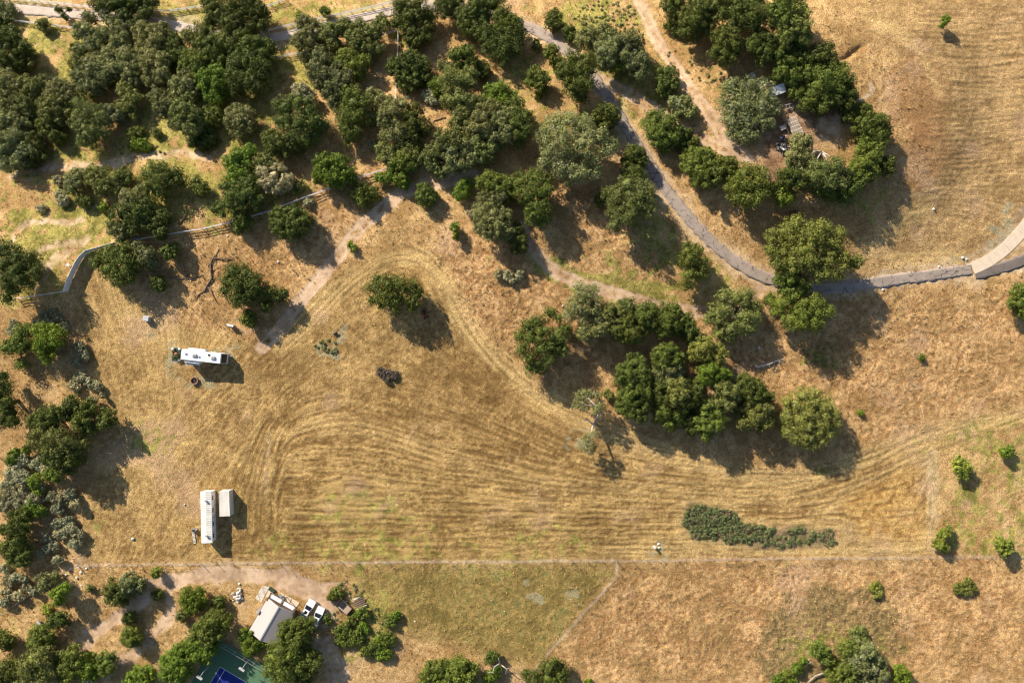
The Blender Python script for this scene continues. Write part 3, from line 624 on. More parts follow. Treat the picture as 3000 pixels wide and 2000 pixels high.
# tile 1,0
V_(O, 'dark', 1, 0, [(430, 150, 100), (395, 60, 85), (345, 25, 55), (360, 210, 60)], 10)
V_(O, 'dark', 1, 0, [(560, 90, 115), (690, 70, 105), (610, 220, 100), (760, 30, 70), (520, 200, 80)], 11)
V_(O, 'dark', 1, 0, [(800, 150, 95), (740, 250, 60), (830, 90, 60), (840, 220, 50)], 9)
V_(O, 'green', 1, 0, [(680, 340, 72), (640, 330, 45)], 8)
V_(O, 'olive', 1, 0, [(200, 350, 80), (300, 320, 90), (380, 340, 70), (250, 410, 60)], 8)
V_(O, 'olive', 1, 0, [(480, 360, 70), (560, 400, 60), (520, 320, 50)], 7)
V_(O, 'dark', 1, 0, [(40, 440, 100), (100, 500, 70), (20, 540, 80)], 8)
V_(O, 'dark', 1, 0, [(330, 430, 80), (440, 450, 90), (520, 480, 65), (390, 530, 90), (300, 490, 60)], 9)
V_(O, 'green', 1, 0, [(190, 570, 95), (280, 600, 90), (250, 680, 80), (140, 640, 60)], 9)
V_(O, 'dark', 1, 0, [(700, 450, 90), (800, 430, 90), (900, 440, 75), (760, 520, 90), (880, 530, 70), (650, 520, 60)], 10)
V_(O, 'dark', 1, 0, [(620, 610, 90), (620, 700, 95), (760, 620, 90), (830, 690, 80), (640, 810, 90), (720, 750, 90), (560, 760, 50), (880, 620, 60)], 11)
V_(O, 'olive', 1, 0, [(820, 800, 62), (790, 830, 40)], 7)
V_(O, 'bright', 1, 0, [(340, 740, 90), (450, 680, 80), (460, 780, 85), (420, 890, 85), (350, 870, 60), (300, 770, 50)], 9)
V_(O, 'grey', 1, 0, [(140, 780, 105), (70, 860, 80), (200, 850, 60), (60, 790, 60)], 8)
V_(O, 'olive', 1, 0, [(130, 1020, 110), (200, 1080, 95), (100, 1120, 85), (240, 1180, 60), (60, 1040, 60), (170, 1180, 60)], 10)
V_(O, 'green', 1, 0, [(400, 1070, 85), (360, 1140, 65), (430, 1120, 50)], 6)
V_(O, 'grey', 1, 0, [(600, 1060, 95), (690, 1070, 90), (660, 1170, 95), (580, 1130, 80), (700, 1140, 80)], 8)
V_(S, 'dark', 1, 0, [(350, 1290, 80), (230, 1300, 60), (300, 1340, 50)], 3)
V_(S, 'sage', 1, 0, [(1180, 850, 65), (1270, 890, 65), (1220, 820, 45)], 5)
V_(O, 'dark', 1, 0, [(1080, 1000, 105), (1180, 960, 90), (1270, 1050, 115), (1050, 1130, 95), (1180, 1150, 115), (1330, 1130, 105), (1250, 1250, 95), (1120, 1250, 90), (1410, 1150, 65), (1330, 1230, 70)], 12)
V_(O, 'dark', 1, 0, [(940, 1290, 85), (930, 1380, 70), (1060, 1340, 90), (1000, 1300, 70), (1160, 1350, 70)], 8)
V_(O, 'grey', 1, 0, [(1250, 230, 75), (1180, 380, 75), (1300, 390, 95), (1250, 500, 85), (1330, 240, 50), (1240, 310, 70)], 9)
V_(O, 'olive', 1, 0, [(1440, 320, 100), (1520, 290, 80), (1500, 390, 80), (1600, 260, 80)], 9)
V_(O, 'olive', 2, 0, [(180, 260, 70), (260, 330, 100), (340, 290, 75), (160, 390, 80), (250, 450, 85), (330, 450, 65), (100, 340, 60)], 9)
V_(S, 'olive', 2, 0, [(375, 185, 50), (400, 220, 45)], 4)
V_(O, 'grey', 1, 0, [(1400, 570, 95), (1350, 680, 90), (1430, 720, 95), (1390, 790, 60), (1320, 620, 50)], 9)
V_(O, 'green', 2, 0, [(50, 560, 95), (200, 570, 75), (160, 650, 75), (110, 600, 80), (90, 520, 60)], 9)
V_(O, 'grey', 1, 0, [(1540, 690, 80), (1490, 830, 90), (1500, 930, 65), (1600, 720, 80), (1580, 790, 70)], 9)
V_(S, 'bright', 1, 0, [(1190, 150, 35)], 3)
V_(S, 'green', 1, 0, [(1430, 110, 48), (1400, 100, 30)], 3)
V_(O, 'bright', 1, 0, [(570, 1490, 80), (720, 1420, 80), (640, 1530, 80), (620, 1430, 60), (700, 1500, 60)], 8)
V_(O, 'olive', 1, 0, [(840, 1500, 75), (930, 1500, 70), (820, 1570, 50)], 7)
# tile 2,0
V_(O, 'dark', 2, 0, [(560, 80, 105), (690, 60, 95), (540, 210, 80), (800, 150, 90), (700, 150, 70), (610, 140, 60)], 10)
V_(O, 'dark', 2, 0, [(740, 340, 85), (640, 300, 85), (680, 390, 70), (790, 270, 60)], 8)
V_(O, 'dark', 2, 0, [(940, 60, 85), (1040, 40, 80), (980, 110, 60)], 9)
V_(O, 'dark', 2, 0, [(1130, 150, 85), (1190, 270, 85), (1150, 220, 80)], 9)
V_(O, 'dark', 2, 0, [(1250, 50, 95), (1310, 170, 95), (1390, 40, 95), (1230, 130, 60)], 11)
V_(O, 'green', 2, 0, [(1480, 160, 80), (1530, 250, 90), (1450, 290, 80), (1590, 220, 80)], 10)
V_(O, 'dark', 2, 0, [(1340, 340, 95), (1400, 430, 105), (1510, 390, 105), (1480, 500, 80), (1620, 330, 90), (1590, 430, 80)], 10)
V_(O, 'dark', 2, 0, [(640, 560, 85), (540, 630, 100), (700, 620, 110), (640, 730, 105), (760, 720, 75), (480, 620, 60), (560, 720, 70), (750, 600, 60)], 8)
V_(O, 'green', 2, 0, [(1060, 520, 75), (1160, 500, 75), (1190, 560, 65), (1090, 600, 65), (1130, 460, 40)], 9)
V_(S, 'grey', 2, 0, [(930, 610, 55), (990, 640, 50)], 5)
V_(O, 'dark', 2, 0, [(1290, 640, 75), (1320, 680, 45), (1260, 600, 40)], 5)
V_(O, 'olive', 2, 0, [(1000, 740, 105), (1150, 740, 95), (1050, 840, 105), (1190, 680, 60), (1000, 920, 90), (1090, 900, 80), (1080, 980, 65)], 10)
V_(O, 'bright', 2, 0, [(880, 780, 60), (890, 860, 50)], 6)
V_(G, 'sage', 2, 0, [(810, 890, 55), (850, 920, 45), (780, 870, 35)], 2.2)
V_(O, 'bright', 2, 0, [(1400, 870, 85), (1500, 920, 105), (1480, 830, 65), (1580, 950, 70), (1420, 950, 60)], 9)
V_(O, 'green', 2, 0, [(90, 880, 85), (130, 960, 105), (50, 1080, 105), (150, 1080, 105), (90, 1200, 95), (60, 1270, 60), (200, 950, 60)], 10)
V_(O, 'grey', 2, 0, [(330, 930, 90), (410, 960, 75), (320, 1060, 75), (280, 880, 50)], 7)
V_(O, 'grey', 2, 0, [(480, 1040, 95), (570, 970, 60), (430, 1130, 90), (520, 1200, 90), (420, 1240, 75)], 10)
V_(O, 'dark', 2, 0, [(660, 1070, 90), (710, 1170, 95), (620, 1200, 90), (640, 1270, 70)], 9)
V_(O, 'olive', 2, 0, [(640, 1390, 85), (560, 1330, 50)], 6)
V_(O, 'olive', 2, 0, [(400, 1380, 75), (480, 1410, 80), (390, 1450, 50)], 6)
V_(O, 'green', 2, 0, [(570, 1480, 95), (490, 1530, 60), (650, 1530, 60)], 6)
V_(G, 'sage', 2, 0, [(295, 1340, 42)], 1.6)
V_(O, 'olive', 2, 0, [(1190, 960, 95), (1110, 1060, 90), (1060, 1130, 65), (1280, 940, 60)], 9)
V_(O, 'grey', 2, 0, [(1310, 1090, 115), (1220, 1180, 95), (1390, 1010, 85), (1330, 1200, 80)], 11)
V_(O, 'grey', 2, 0, [(1470, 1130, 105), (1430, 1260, 95), (1540, 1240, 70), (1560, 1080, 80), (1640, 1130, 70), (1660, 1220, 60)], 11)
V_(O, 'olive', 2, 0, [(950, 1280, 85), (1060, 1290, 95), (880, 1380, 95), (980, 1360, 70)], 9)
V_(O, 'grey', 2, 0, [(1020, 1440, 105), (1130, 1370, 85), (1190, 1440, 60), (1110, 1500, 85), (1010, 1530, 70)], 9)
V_(O, 'olive', 2, 0, [(790, 1440, 75), (860, 1510, 75), (900, 1580, 60)], 7)
V_(O, 'olive', 2, 0, [(1300, 1400, 90), (1240, 1320, 70), (1380, 1360, 70)], 8)
# tile 3,0
V_(O, 'dark', 3, 0, [(385, 180, 78), (400, 230, 60), (350, 210, 50)], 5)
V_(O, 'dark', 3, 0, [(520, 300, 55), (545, 340, 40)], 4)
V_(S, 'dark', 3, 0, [(230, 420, 45)], 2.6)
V_(O, 'green', 3, 0, [(360, 480, 62), (400, 560, 55), (330, 500, 40)], 5)
V_(O, 'grey', 3, 0, [(650, 370, 72), (730, 330, 65), (740, 420, 60)], 7)
V_(O, 'grey', 3, 0, [(840, 290, 65), (900, 350, 75)], 7)
V_(O, 'grey', 3, 0, [(830, 480, 85), (930, 450, 95), (830, 590, 50), (900, 530, 70)], 9)
V_(O, 'grey', 3, 0, [(1100, 410, 105), (1010, 480, 75), (1030, 390, 60), (1160, 470, 60)], 9)
V_(O, 'grey', 3, 0, [(1110, 570, 105), (1200, 560, 65), (1180, 660, 70), (1040, 540, 60)], 9)
V_(S, 'bright', 3, 0, [(960, 620, 50), (1010, 610, 48)], 5)
V_(O, 'dark', 3, 0, [(560, 560, 75), (680, 590, 75), (500, 660, 85), (610, 690, 105), (720, 650, 55), (560, 780, 100), (660, 760, 85), (650, 880, 75), (580, 850, 70), (450, 690, 50)], 10)
V_(O, 'green', 3, 0, [(230, 710, 82), (260, 780, 75), (180, 760, 52), (290, 730, 50)], 5.5)
V_(O, 'dark', 3, 0, [(840, 1040, 85), (920, 1080, 75), (850, 1150, 75), (900, 1010, 50), (780, 1070, 50)], 6.5)
V_(O, 'dark', 3, 0, [(1110, 1420, 85), (1160, 1470, 75), (1060, 1480, 60), (1180, 1420, 50)], 6)
V_(O, 'pale', 3, 0, [(400, 1150, 105), (520, 1120, 85), (650, 1180, 105), (300, 1250, 90), (470, 1280, 105), (640, 1320, 115), (800, 1290, 95), (350, 1400, 105), (500, 1440, 105), (700, 1450, 105), (850, 1400, 85), (310, 1510, 70), (900, 1340, 70), (560, 1590, 110), (450, 1560, 70), (660, 1600, 85), (760, 1560, 70)], 13)
V_(O, 'dark', 3, 0, [(30, 980, 80), (80, 1090, 90), (110, 1190, 85), (60, 1280, 80)], 11)
V_(O, 'dark', 3, 0, [(1420, 720, 88), (1390, 820, 78), (1470, 790, 68), (1370, 760, 40)], 6)
V_(G, 'pale', 3, 0, [(1490, 950, 58), (1540, 1010, 58), (1540, 940, 45)], 4)
V_(O, 'green', 3, 0, [(1310, 1120, 95), (1430, 1160, 95), (1330, 1250, 90), (1470, 1260, 85), (1540, 1190, 50), (1400, 1330, 75), (1290, 1190, 60)], 7)
# NE oak grove
V_(O, 'dark', 3, 0, [(1450, 30, 80), (1500, 110, 95), (1520, 30, 70)], 9)
V_(S, 'dark', 3, 0, [(1440, 240, 40)], 3)
V_(S, 'dark', 3, 0, [(1530, 290, 45), (1500, 270, 30)], 3)
V_(O, 'dark', 4, 0, [(120, 130, 125), (90, 260, 105), (200, 230, 95), (40, 190, 70)], 11)
V_(O, 'dark', 4, 0, [(300, 60, 115), (420, 40, 85), (230, 90, 70)], 12)
V_(O, 'dark', 4, 0, [(560, 60, 95), (660, 20, 80), (500, 100, 60)], 12)
V_(O, 'dark', 4, 0, [(490, 170, 105), (620, 150, 105), (450, 240, 85), (720, 140, 75), (680, 220, 80)], 12)
V_(O, 'dark', 4, 0, [(350, 370, 95), (420, 440, 105), (330, 480, 75), (460, 350, 70), (390, 540, 60)], 10)
V_(O, 'green', 4, 0, [(900, 90, 110), (1010, 70, 95), (850, 190, 75), (800, 110, 60)], 12)
V_(O, 'yellow', 4, 0, [(1010, 250, 105), (1070, 140, 80), (940, 310, 85), (1080, 350, 85), (1120, 250, 60)], 11)
V_(O, 'dark', 4, 0, [(640, 420, 75), (750, 490, 68), (730, 560, 45), (700, 350, 80), (780, 400, 70)], 8)
V_(O, 'dark', 4, 0, [(930, 430, 80), (1010, 450, 80), (860, 470, 60), (920, 540, 50)], 8)
V_(O, 'green', 4, 0, [(930, 630, 95), (1060, 620, 105), (870, 700, 60), (1000, 700, 80)], 7)
V_(O, 'dark', 4, 0, [(1180, 560, 105), (1290, 500, 90), (1340, 600, 85), (1200, 490, 60)], 8)
V_(O, 'green', 4, 0, [(1180, 690, 105), (1320, 690, 105), (1440, 680, 85), (1240, 790, 95), (1390, 800, 105), (1500, 750, 75)], 8.5)
V_(O, 'green', 4, 0, [(1050, 850, 62), (1010, 870, 35)], 5)
V_(O, 'dark', 4, 0, [(1150, 940, 78), (1270, 960, 88), (1190, 880, 60), (1370, 900, 80)], 7)
V_(O, 'dark', 4, 0, [(1490, 880, 85), (1440, 950, 55), (1520, 960, 60)], 7)
V_(O, 'dark', 4, 0, [(1500, 1000, 65), (1540, 1090, 55)], 5)
V_(O, 'pale', 4, 0, [(450, 830, 105), (580, 820, 105), (720, 830, 95), (400, 960, 85), (540, 950, 105), (700, 980, 115), (820, 990, 75), (440, 1090, 85), (590, 1100, 105), (740, 1110, 85), (480, 1210, 75), (620, 1230, 85), (800, 900, 60)], 5.4)
V_(O, 'grey', 4, 0, [(1060, 1320, 78), (1140, 1310, 58), (1030, 1430, 78), (1110, 1430, 68), (1010, 1520, 60), (1080, 1530, 60)], 6)
V_(O, 'green', 4, 0, [(120, 1470, 115), (220, 1440, 80), (60, 1540, 80), (240, 1540, 80), (150, 1590, 80), (130, 1660, 50)], 7)
V_(O, 'green', 4, 0, [(400, 1530, 95), (330, 1500, 60), (440, 1590, 60)], 6)
V_(G, 'grey', 4, 0, [(30, 950, 55), (80, 1030, 58), (20, 1040, 50)], 4)
V_(S, 'dark', 4, 0, [(40, 1230, 55), (10, 1330, 60)], 4)
V_(S, 'dark', 4, 0, [(110, 1300, 40)], 3)
# tile 5,0
V_(P_, 'bright', 5, 0, [(845, 185, 36), (825, 220, 32)], 3.2)
V_(S, 'dark', 5, 0, [(100, 1020, 68), (40, 990, 45)], 4)
V_(O, 'dark', 5, 0, [(130, 1130, 95), (230, 1130, 75), (90, 1200, 75), (190, 1250, 100), (280, 1210, 70)], 7)
V_(O, 'green', 5, 0, [(120, 1340, 75), (240, 1310, 60), (200, 1390, 60)], 6)
V_(O, 'green', 5, 0, [(110, 1480, 110), (190, 1450, 70), (40, 1540, 80), (130, 1580, 80)], 7)
V_(S, 'dark', 5, 0, [(290, 1540, 75), (330, 1480, 45)], 4.5)
# --- second row
V_(O, 'grey', 0, 1, [(720, 70, 85), (660, 160, 65), (680, 100, 60)], 6)
V_(O, 'olive', 0, 1, [(880, 50, 95), (960, 110, 105), (1050, 100, 85), (1100, 170, 60), (940, 30, 70)], 7)
V_(O, 'dark', 0, 1, [(1140, 50, 65), (1180, 90, 40)], 5)
V_(S, 'dark', 0, 1, [(780, 280, 62)], 3)
V_(S, 'bright', 0, 1, [(950, 340, 42)], 2)
V_(O, 'grey', 0, 1, [(1200, 260, 85), (1300, 250, 85), (1180, 330, 70)], 8)
V_(O, 'dark', 0, 1, [(1150, 400, 110), (1280, 370, 105), (1400, 330, 85), (1240, 480, 85), (1340, 430, 70)], 9)
V_(O, 'grey', 0, 1, [(1080, 540, 80), (1120, 620, 50), (1150, 540, 60)], 6)
V_(O, 'dark', 0, 1, [(1430, 520, 85), (1500, 430, 75), (1480, 570, 60)], 7)
V_(O, 'dark', 0, 1, [(1400, 50, 110), (1440, 160, 95), (1540, 60, 100), (1640, 90, 80), (1370, 120, 60), (1480, 10, 80), (1600, 20, 70)], 9)
V_(O, 'dark', 0, 1, [(60, 740, 95), (150, 780, 85), (60, 870, 105), (200, 880, 115), (290, 800, 75), (80, 980, 95), (200, 1000, 105), (100, 1090, 85), (320, 920, 75), (60, 1170, 60)], 11)
V_(S, 'sage', 0, 1, [(340, 870, 45)], 3)
V_(G, 'sage', 0, 1, [(580, 270, 55), (550, 230, 40)], 2.2)
V_(G, 'sage', 0, 1, [(560, 100, 45), (530, 80, 35)], 1.8)
V_(G, 'sage', 0, 1, [(380, 350, 38)], 1.4)
V_(O, 'dark', 0, 1, [(1150, 720, 65), (1000, 790, 105), (1130, 800, 115), (900, 850, 58), (1020, 900, 105), (1170, 920, 115), (1250, 830, 95), (1100, 980, 80)], 8)
V_(O, 'grey', 0, 1, [(1290, 730, 75), (1350, 800, 85), (1400, 860, 55)], 6.5)
V_(S, 'dark', 0, 1, [(1550, 740, 58), (1600, 710, 50), (1570, 780, 45)], 4)
V_(S, 'dark', 0, 1, [(1450, 1035, 68), (1480, 1060, 45)], 3.6)
for x, y, r in ((390, 1320, 35), (490, 1300, 40), (350, 1400, 40), (435, 1385, 40), (120, 1400, 38), (540, 1350, 38), (100, 1470, 40), (590, 1420, 34)): V_(G, 'sage', 0, 1, [(x, y, r), (x+r*0.5, y+r*0.4, r*0.7)], 1.5)
V_(O, 'green', 0, 1, [(220, 1480, 78), (180, 1550, 70), (270, 1440, 50), (130, 1620, 80), (220, 1610, 80), (200, 1770, 55), (60, 1630, 60)], 6)
V_(O, 'bright', 0, 1, [(400, 1480, 88), (500, 1500, 88), (440, 1580, 90), (400, 1630, 80), (440, 1710, 55), (520, 1580, 60)], 7)
V_(O, 'dark', 1, 1, [(270, 150, 78), (300, 190, 50), (230, 120, 50)], 5)
V_(O, 'dark', 1, 1, [(520, 150, 55), (600, 200, 100), (720, 130, 95), (560, 300, 95), (440, 350, 55), (640, 290, 80), (780, 300, 75), (700, 220, 95), (480, 400, 38)], 9)
V_(O, 'bright', 1, 1, [(600, 40, 80), (560, 70, 50), (690, 50, 80)], 7)
V_(O, 'green', 1, 1, [(650, 440, 75), (640, 520, 58), (700, 470, 50)], 5)
V_(O, 'sage', 1, 1, [(860, 60, 85), (950, 50, 105), (1000, 140, 75), (1050, 90, 75), (900, 130, 70)], 7)
V_(S, 'olive', 1, 1, [(1180, 150, 55)], 2.5)
V_(O, 'bright', 1, 1, [(1420, -60, 85), (1530, -40, 100), (1380, 30, 85), (1480, 70, 85), (1570, 60, 85), (1640, 40, 70)], 8)
V_(O, 'dark', 1, 1, [(1000, 420, 85), (1130, 410, 95), (1010, 510, 95), (1160, 500, 105), (1230, 450, 75), (1060, 560, 75), (1150, 580, 65)], 7)
V_(G, 'sage', 1, 1, [(1280, 495, 45), (1310, 470, 30)], 2)
V_(G, 'sage', 1, 1, [(1262, 290, 38)], 1.5)
V_(O, 'dark', 1, 1, [(580, 920, 75), (690, 950, 85), (530, 1020, 75), (650, 1050, 105), (770, 1040, 85), (500, 1110, 48), (630, 1160, 95), (740, 1150, 95), (840, 1110, 85), (920, 1120, 55)], 8)
V_(S, 'dark', 1, 1, [(890, 1250, 55)], 4)
V_(S, 'dark', 1, 1, [(1030, 1130, 48), (1000, 1165, 42)], 4.5)
V_(S, 'green', 1, 1, [(715, 1345, 60), (740, 1390, 52), (690, 1380, 40)], 4)
V_(O, 'green', 2, 1, [(190, 200, 85), (280, 210, 68), (200, 275, 70), (140, 220, 45)], 4.5)
V_(S, 'bright', 2, 1, [(360, 70, 45)], 3)
V_(O, 'bright', 2, 1, [(460, 70, 58), (550, 90, 68), (590, 130, 40)], 5)
V_(O, 'green', 2, 1, [(770, 200, 75), (830, 250, 58), (770, 290, 58), (730, 240, 45)], 4.5)
V_(O, 'bright', 2, 1, [(1110, 200, 68), (1150, 130, 58), (1090, 240, 35)], 4.5)
V_(O, 'green', 2, 1, [(1330, 120, 95), (1450, 150, 105), (1530, 200, 85), (1400, 90, 70)], 9)
V_(O, 'grey', 2, 1, [(1340, 260, 90), (1450, 250, 85), (1390, 320, 70)], 9)
V_(O, 'grey', 2, 1, [(1290, 390, 78), (1400, 390, 95), (1320, 510, 95), (1420, 550, 85), (1500, 440, 80), (1520, 560, 70), (1340, 590, 50)], 9)
V_(O, 'green', 3, 1, [(60, 130, 100), (200, 90, 100), (150, 230, 105), (270, 200, 100), (240, 330, 105), (290, 430, 85), (200, 420, 85), (320, 100, 60)], 10)
V_(O, 'dark', 3, 1, [(20, 560, 80), (60, 640, 75), (40, 720, 50), (100, 700, 45)], 6)
V_(G, 'sage', 2, 1, [(1190, 395, 34)], 1.8)
V_(S, 'bright', 2, 1, [(1045, 520, 38), (1050, 570, 38), (1052, 615, 28)], 3)
V_(S, 'lime', 2, 1, [(95, 690, 35), (110, 720, 30)], 1.6)
V_(O, 'dark', 2, 1, [(330, 1000, 52), (320, 1080, 78), (450, 1040, 85), (540, 1050, 75), (400, 1160, 88), (490, 1180, 95), (290, 1190, 48), (510, 1280, 42), (370, 1240, 45), (660, 1080, 75), (705, 1140, 55), (650, 1200, 72), (650, 1265, 45), (590, 1110, 40)], 8.5)
for x, y, r in ((1450, 950, 42), (1530, 950, 45), (1565, 1000, 28)): V_(G, 'sage', 2, 1, [(x, y, r), (x-r*.4, y+r*.3, r*.6)], 1.6)
V_(G, 'sage', 3, 1, [(60, 970, 38), (70, 930, 28)], 1.6)
V_(O, 'dark', 3, 1, [(1090, 20, 85), (1170, 60, 65)], 7)
V_(O, 'olive', 3, 1, [(1050, 130, 85), (900, 210, 85), (1080, 220, 115), (1220, 200, 95), (960, 290, 95), (1100, 330, 95), (1230, 300, 85), (980, 420, 85), (1060, 400, 85), (1240, 370, 75), (940, 500, 55), (1160, 120, 50)], 11)
V_(S, 'dark', 3, 1, [(800, 280, 52)], 4)
V_(O, 'pale', 3, 1, [(640, 1100, 75), (720, 1130, 85), (650, 1200, 85), (560, 1230, 75), (640, 1300, 95), (520, 1320, 65), (740, 1230, 80)], 9)
V_(O, 'pale', 3, 1, [(700, 1450, 95), (650, 1490, 65), (800, 1450, 75), (770, 1380, 85)], 8)
V_(O, 'olive', 3, 1, [(880, 1320, 85), (980, 1300, 75), (920, 1410, 85)], 8)
V_(O, 'olive', 3, 1, [(1060, 1240, 75), (1020, 1270, 45)], 6)
V_(O, 'dark', 3, 1, [(1060, 1360, 75), (1040, 1460, 100), (1110, 1520, 75), (970, 1500, 55)], 8)
V_(O, 'green', 3, 1, [(1240, 1290, 85), (1240, 1400, 85), (1190, 1340, 55)], 8)
V_(O, 'green', 3, 1, [(1400, 1330, 105), (1490, 1290, 75), (1390, 1440, 95), (1500, 1420, 95), (1450, 1380, 80)], 8)
V_(O, 'dark', 3, 1, [(360, 1310, 65), (430, 1350, 48), (230, 1390, 75), (150, 1430, 75), (260, 1480, 85), (80, 1520, 58), (430, 1520, 90), (500, 1450, 45), (180, 1540, 70), (100, 1640, 65), (270, 1630, 85), (380, 1630, 95), (450, 1650, 70), (180, 1800, 75), (265, 1815, 48), (330, 1720, 65), (150, 1710, 65)], 9)
V_(O, 'dark', 4, 1, [(130, 80, 60), (240, 70, 90), (310, 20, 70)], 7)
V_(O, 'green', 4, 1, [(560, 50, 110), (700, 60, 95), (480, 140, 85), (600, 150, 115), (720, 160, 75), (490, 250, 75), (620, 270, 78), (680, 230, 60)], 10)
V_(O, 'bright', 4, 1, [(920, 180, 75), (960, 250, 65), (900, 270, 50)], 6)
V_(S, 'yellow', 4, 1, [(820, 160, 55), (860, 220, 45)], 4)
V_(O, 'dark', 4, 1, [(1050, 100, 90), (940, 50, 75), (1000, 40, 60)], 9)
V_(O, 'olive', 4, 1, [(1180, 60, 105), (1290, 60, 95), (1400, 50, 95), (1450, 120, 75), (1340, 110, 70), (1240, -30, 80), (1400, -30, 80)], 9)
V_(O, 'green', 4, 1, [(1260, 150, 68), (1330, 190, 75), (1240, 190, 45)], 6)
V_(O, 'dark', 4, 1, [(1480, 250, 58), (1540, 180, 60), (1440, 200, 55), (1600, 90, 80), (1680, 40, 80), (1560, 60, 80)], 7)
V_(O, 'yellow', 4, 1, [(1050, 500, 95), (960, 560, 85), (840, 620, 85), (1280, 530, 85), (1450, 570, 55), (1180, 590, 105), (1000, 640, 105), (800, 740, 55), (910, 750, 85), (1100, 740, 105), (1260, 680, 105), (1400, 670, 95), (860, 830, 75), (1000, 840, 85), (1150, 850, 95), (1300, 820, 105), (1430, 800, 85), (1230, 950, 85), (1380, 950, 75), (1530, 860, 70), (1600, 830, 50)], 12)
V_(O, 'green', 4, 1, [(960, 960, 95), (900, 1000, 65), (1060, 1060, 95), (960, 1110, 85)], 9)
V_(O, 'green', 4, 1, [(900, 1230, 95), (1010, 1180, 85), (1100, 1300, 105), (1210, 1220, 95), (1200, 1340, 95), (1000, 1380, 85), (1290, 1280, 75), (1080, 1420, 65), (1200, 1420, 65), (860, 1290, 55)], 10)
V_(S, 'green', 4, 1, [(790, 1180, 45)], 3)
V_(O, 'olive', 4, 1, [(380, 1170, 75), (500, 1180, 85), (590, 1150, 75), (640, 1250, 85), (320, 1310, 85), (250, 1360, 58), (400, 1300, 55), (560, 1330, 80), (640, 1360, 75), (350, 1450, 75), (450, 1440, 85), (560, 1430, 85), (330, 1500, 55), (430, 1530, 55)], 8)
V_(O, 'dark', 4, 1, [(40, 750, 75), (120, 730, 58), (70, 830, 95), (170, 850, 75), (60, 960, 75), (160, 940, 75), (50, 1050, 58)], 7.5)
V_(O, 'dark', 4, 1, [(30, 1400, 80), (60, 1480, 80), (100, 1540, 60)], 7)
V_(O, 'green', 5, 1, [(1540, 1120, 85), (1520, 1220, 78), (1560, 1300, 58), (1590, 1190, 90)], 7)
# --- third row
V_(O, 'dark', 0, 2, [(20, 320, 68), (50, 420, 75), (60, 560, 95), (90, 660, 95), (30, 720, 78), (140, 740, 55), (-40, 500, 90)], 10)
for x, y, r in ((730, 50, 56), (770, 120, 46), (690, 185, 40), (740, 320, 54), (680, 400, 54), (820, 370, 46), (890, 400, 42), (940, 490, 25)): V_(G, 'sage', 0, 2, [(x, y, r*.85), (x+r*0.4, y+r*0.45, r*0.65), (x-r*.45, y+r*.2, r*.55)], 1.8)
V_(O, 'dark', 0, 2, [(660, 580, 75), (620, 660, 70)], 8)
V_(O, 'dark', 0, 2, [(800, 620, 85), (760, 700, 85), (800, 790, 75), (730, 760, 60)], 8)
V_(S, 'grey', 0, 2, [(850, 550, 42)], 3)
V_(O, 'dark', 0, 2, [(980, 690, 75), (960, 750, 58), (1020, 720, 50)], 7)
V_(O, 'dark', 0, 2, [(470, 670, 85), (360, 740, 85), (500, 720, 65), (540, 640, 40), (420, 740, 60)], 9)
V_(O, 'olive', 0, 2, [(420, 830, 105), (340, 900, 85), (480, 950, 105), (600, 920, 115), (700, 950, 100), (540, 850, 80), (760, 930, 55)], 10)
V_(O, 'dark', 0, 2, [(560, 1060, 105), (680, 1060, 95), (600, 1150, 85), (470, 1080, 70), (420, 1010, 60)], 9)
V_(S, 'bright', 0, 2, [(130, 1040, 50), (110, 1100, 45), (160, 1010, 35)], 3)
V_(S, 'bright', 0, 2, [(250, 990, 42)], 3)
for x, y, r in ((220, 1080, 66), (350, 1120, 62), (130, 1180, 72), (210, 1240, 70), (90, 1300, 75), (50, 1400, 72), (190, 1360, 75), (150, 1470, 72), (290, 1470, 72), (350, 1430, 55), (640, 1400, 55), (560, 1440, 62), (480, 1420, 50), (530, 1530, 58), (690, 1490, 48), (30, 1500, 60), (420, 1180, 40), (370, 1330, 45)): V_(G, 'sage', 0, 2, [(x, y, r*.8), (x+r*0.45, y+r*0.4, r*0.6), (x-r*.5, y+r*.25, r*.55), (x+r*.1, y-r*.5, r*.5)], 2.6)
V_(S, 'bright', 0, 2, [(470, 1220, 58), (510, 1250, 40)], 4)
V_(S, 'bright', 0, 2, [(330, 1280, 62), (350, 1360, 48)], 4)
V_(S, 'bright', 0, 2, [(300, 1540, 70), (370, 1560, 50)], 4)
V_(G, 'brown', 2, 2, [(370, 275, 38), (430, 300, 48), (480, 310, 38), (410, 340, 32)], 0.9)
LEANER = len(VEG)
V_(O, 'pale', 3, 2, [(630, 500, 50), (690, 490, 55), (600, 580, 46), (660, 600, 44), (780, 490, 38), (790, 590, 60), (760, 630, 38), (700, 880, 45), (740, 850, 32), (660, 960, 46), (720, 960, 52), (730, 1000, 36)], 8)
V_(G, 'olive', 3, 2, [(880, 480, 38), (900, 515, 30)], 1.6)
V_(O, 'dark', 3, 2, [(1130, 200, 85), (1040, 280, 78), (1010, 350, 75), (1180, 290, 85), (1100, 320, 70)], 9)
V_(O, 'green', 3, 2, [(1130, 400, 100), (1060, 480, 85), (1200, 470, 85), (1220, 390, 70)], 9)
V_(O, 'dark', 3, 2, [(1030, 570, 85), (1100, 620, 85), (1190, 580, 85), (1170, 680, 65)], 8)
V_(O, 'green', 3, 2, [(1360, 130, 85), (1430, 90, 85), (1490, 160, 85), (1350, 190, 65), (1420, 190, 70)], 9)
V_(O, 'grey', 3, 2, [(1380, 290, 95), (1500, 280, 85), (1310, 280, 55), (1440, 340, 70)], 9)
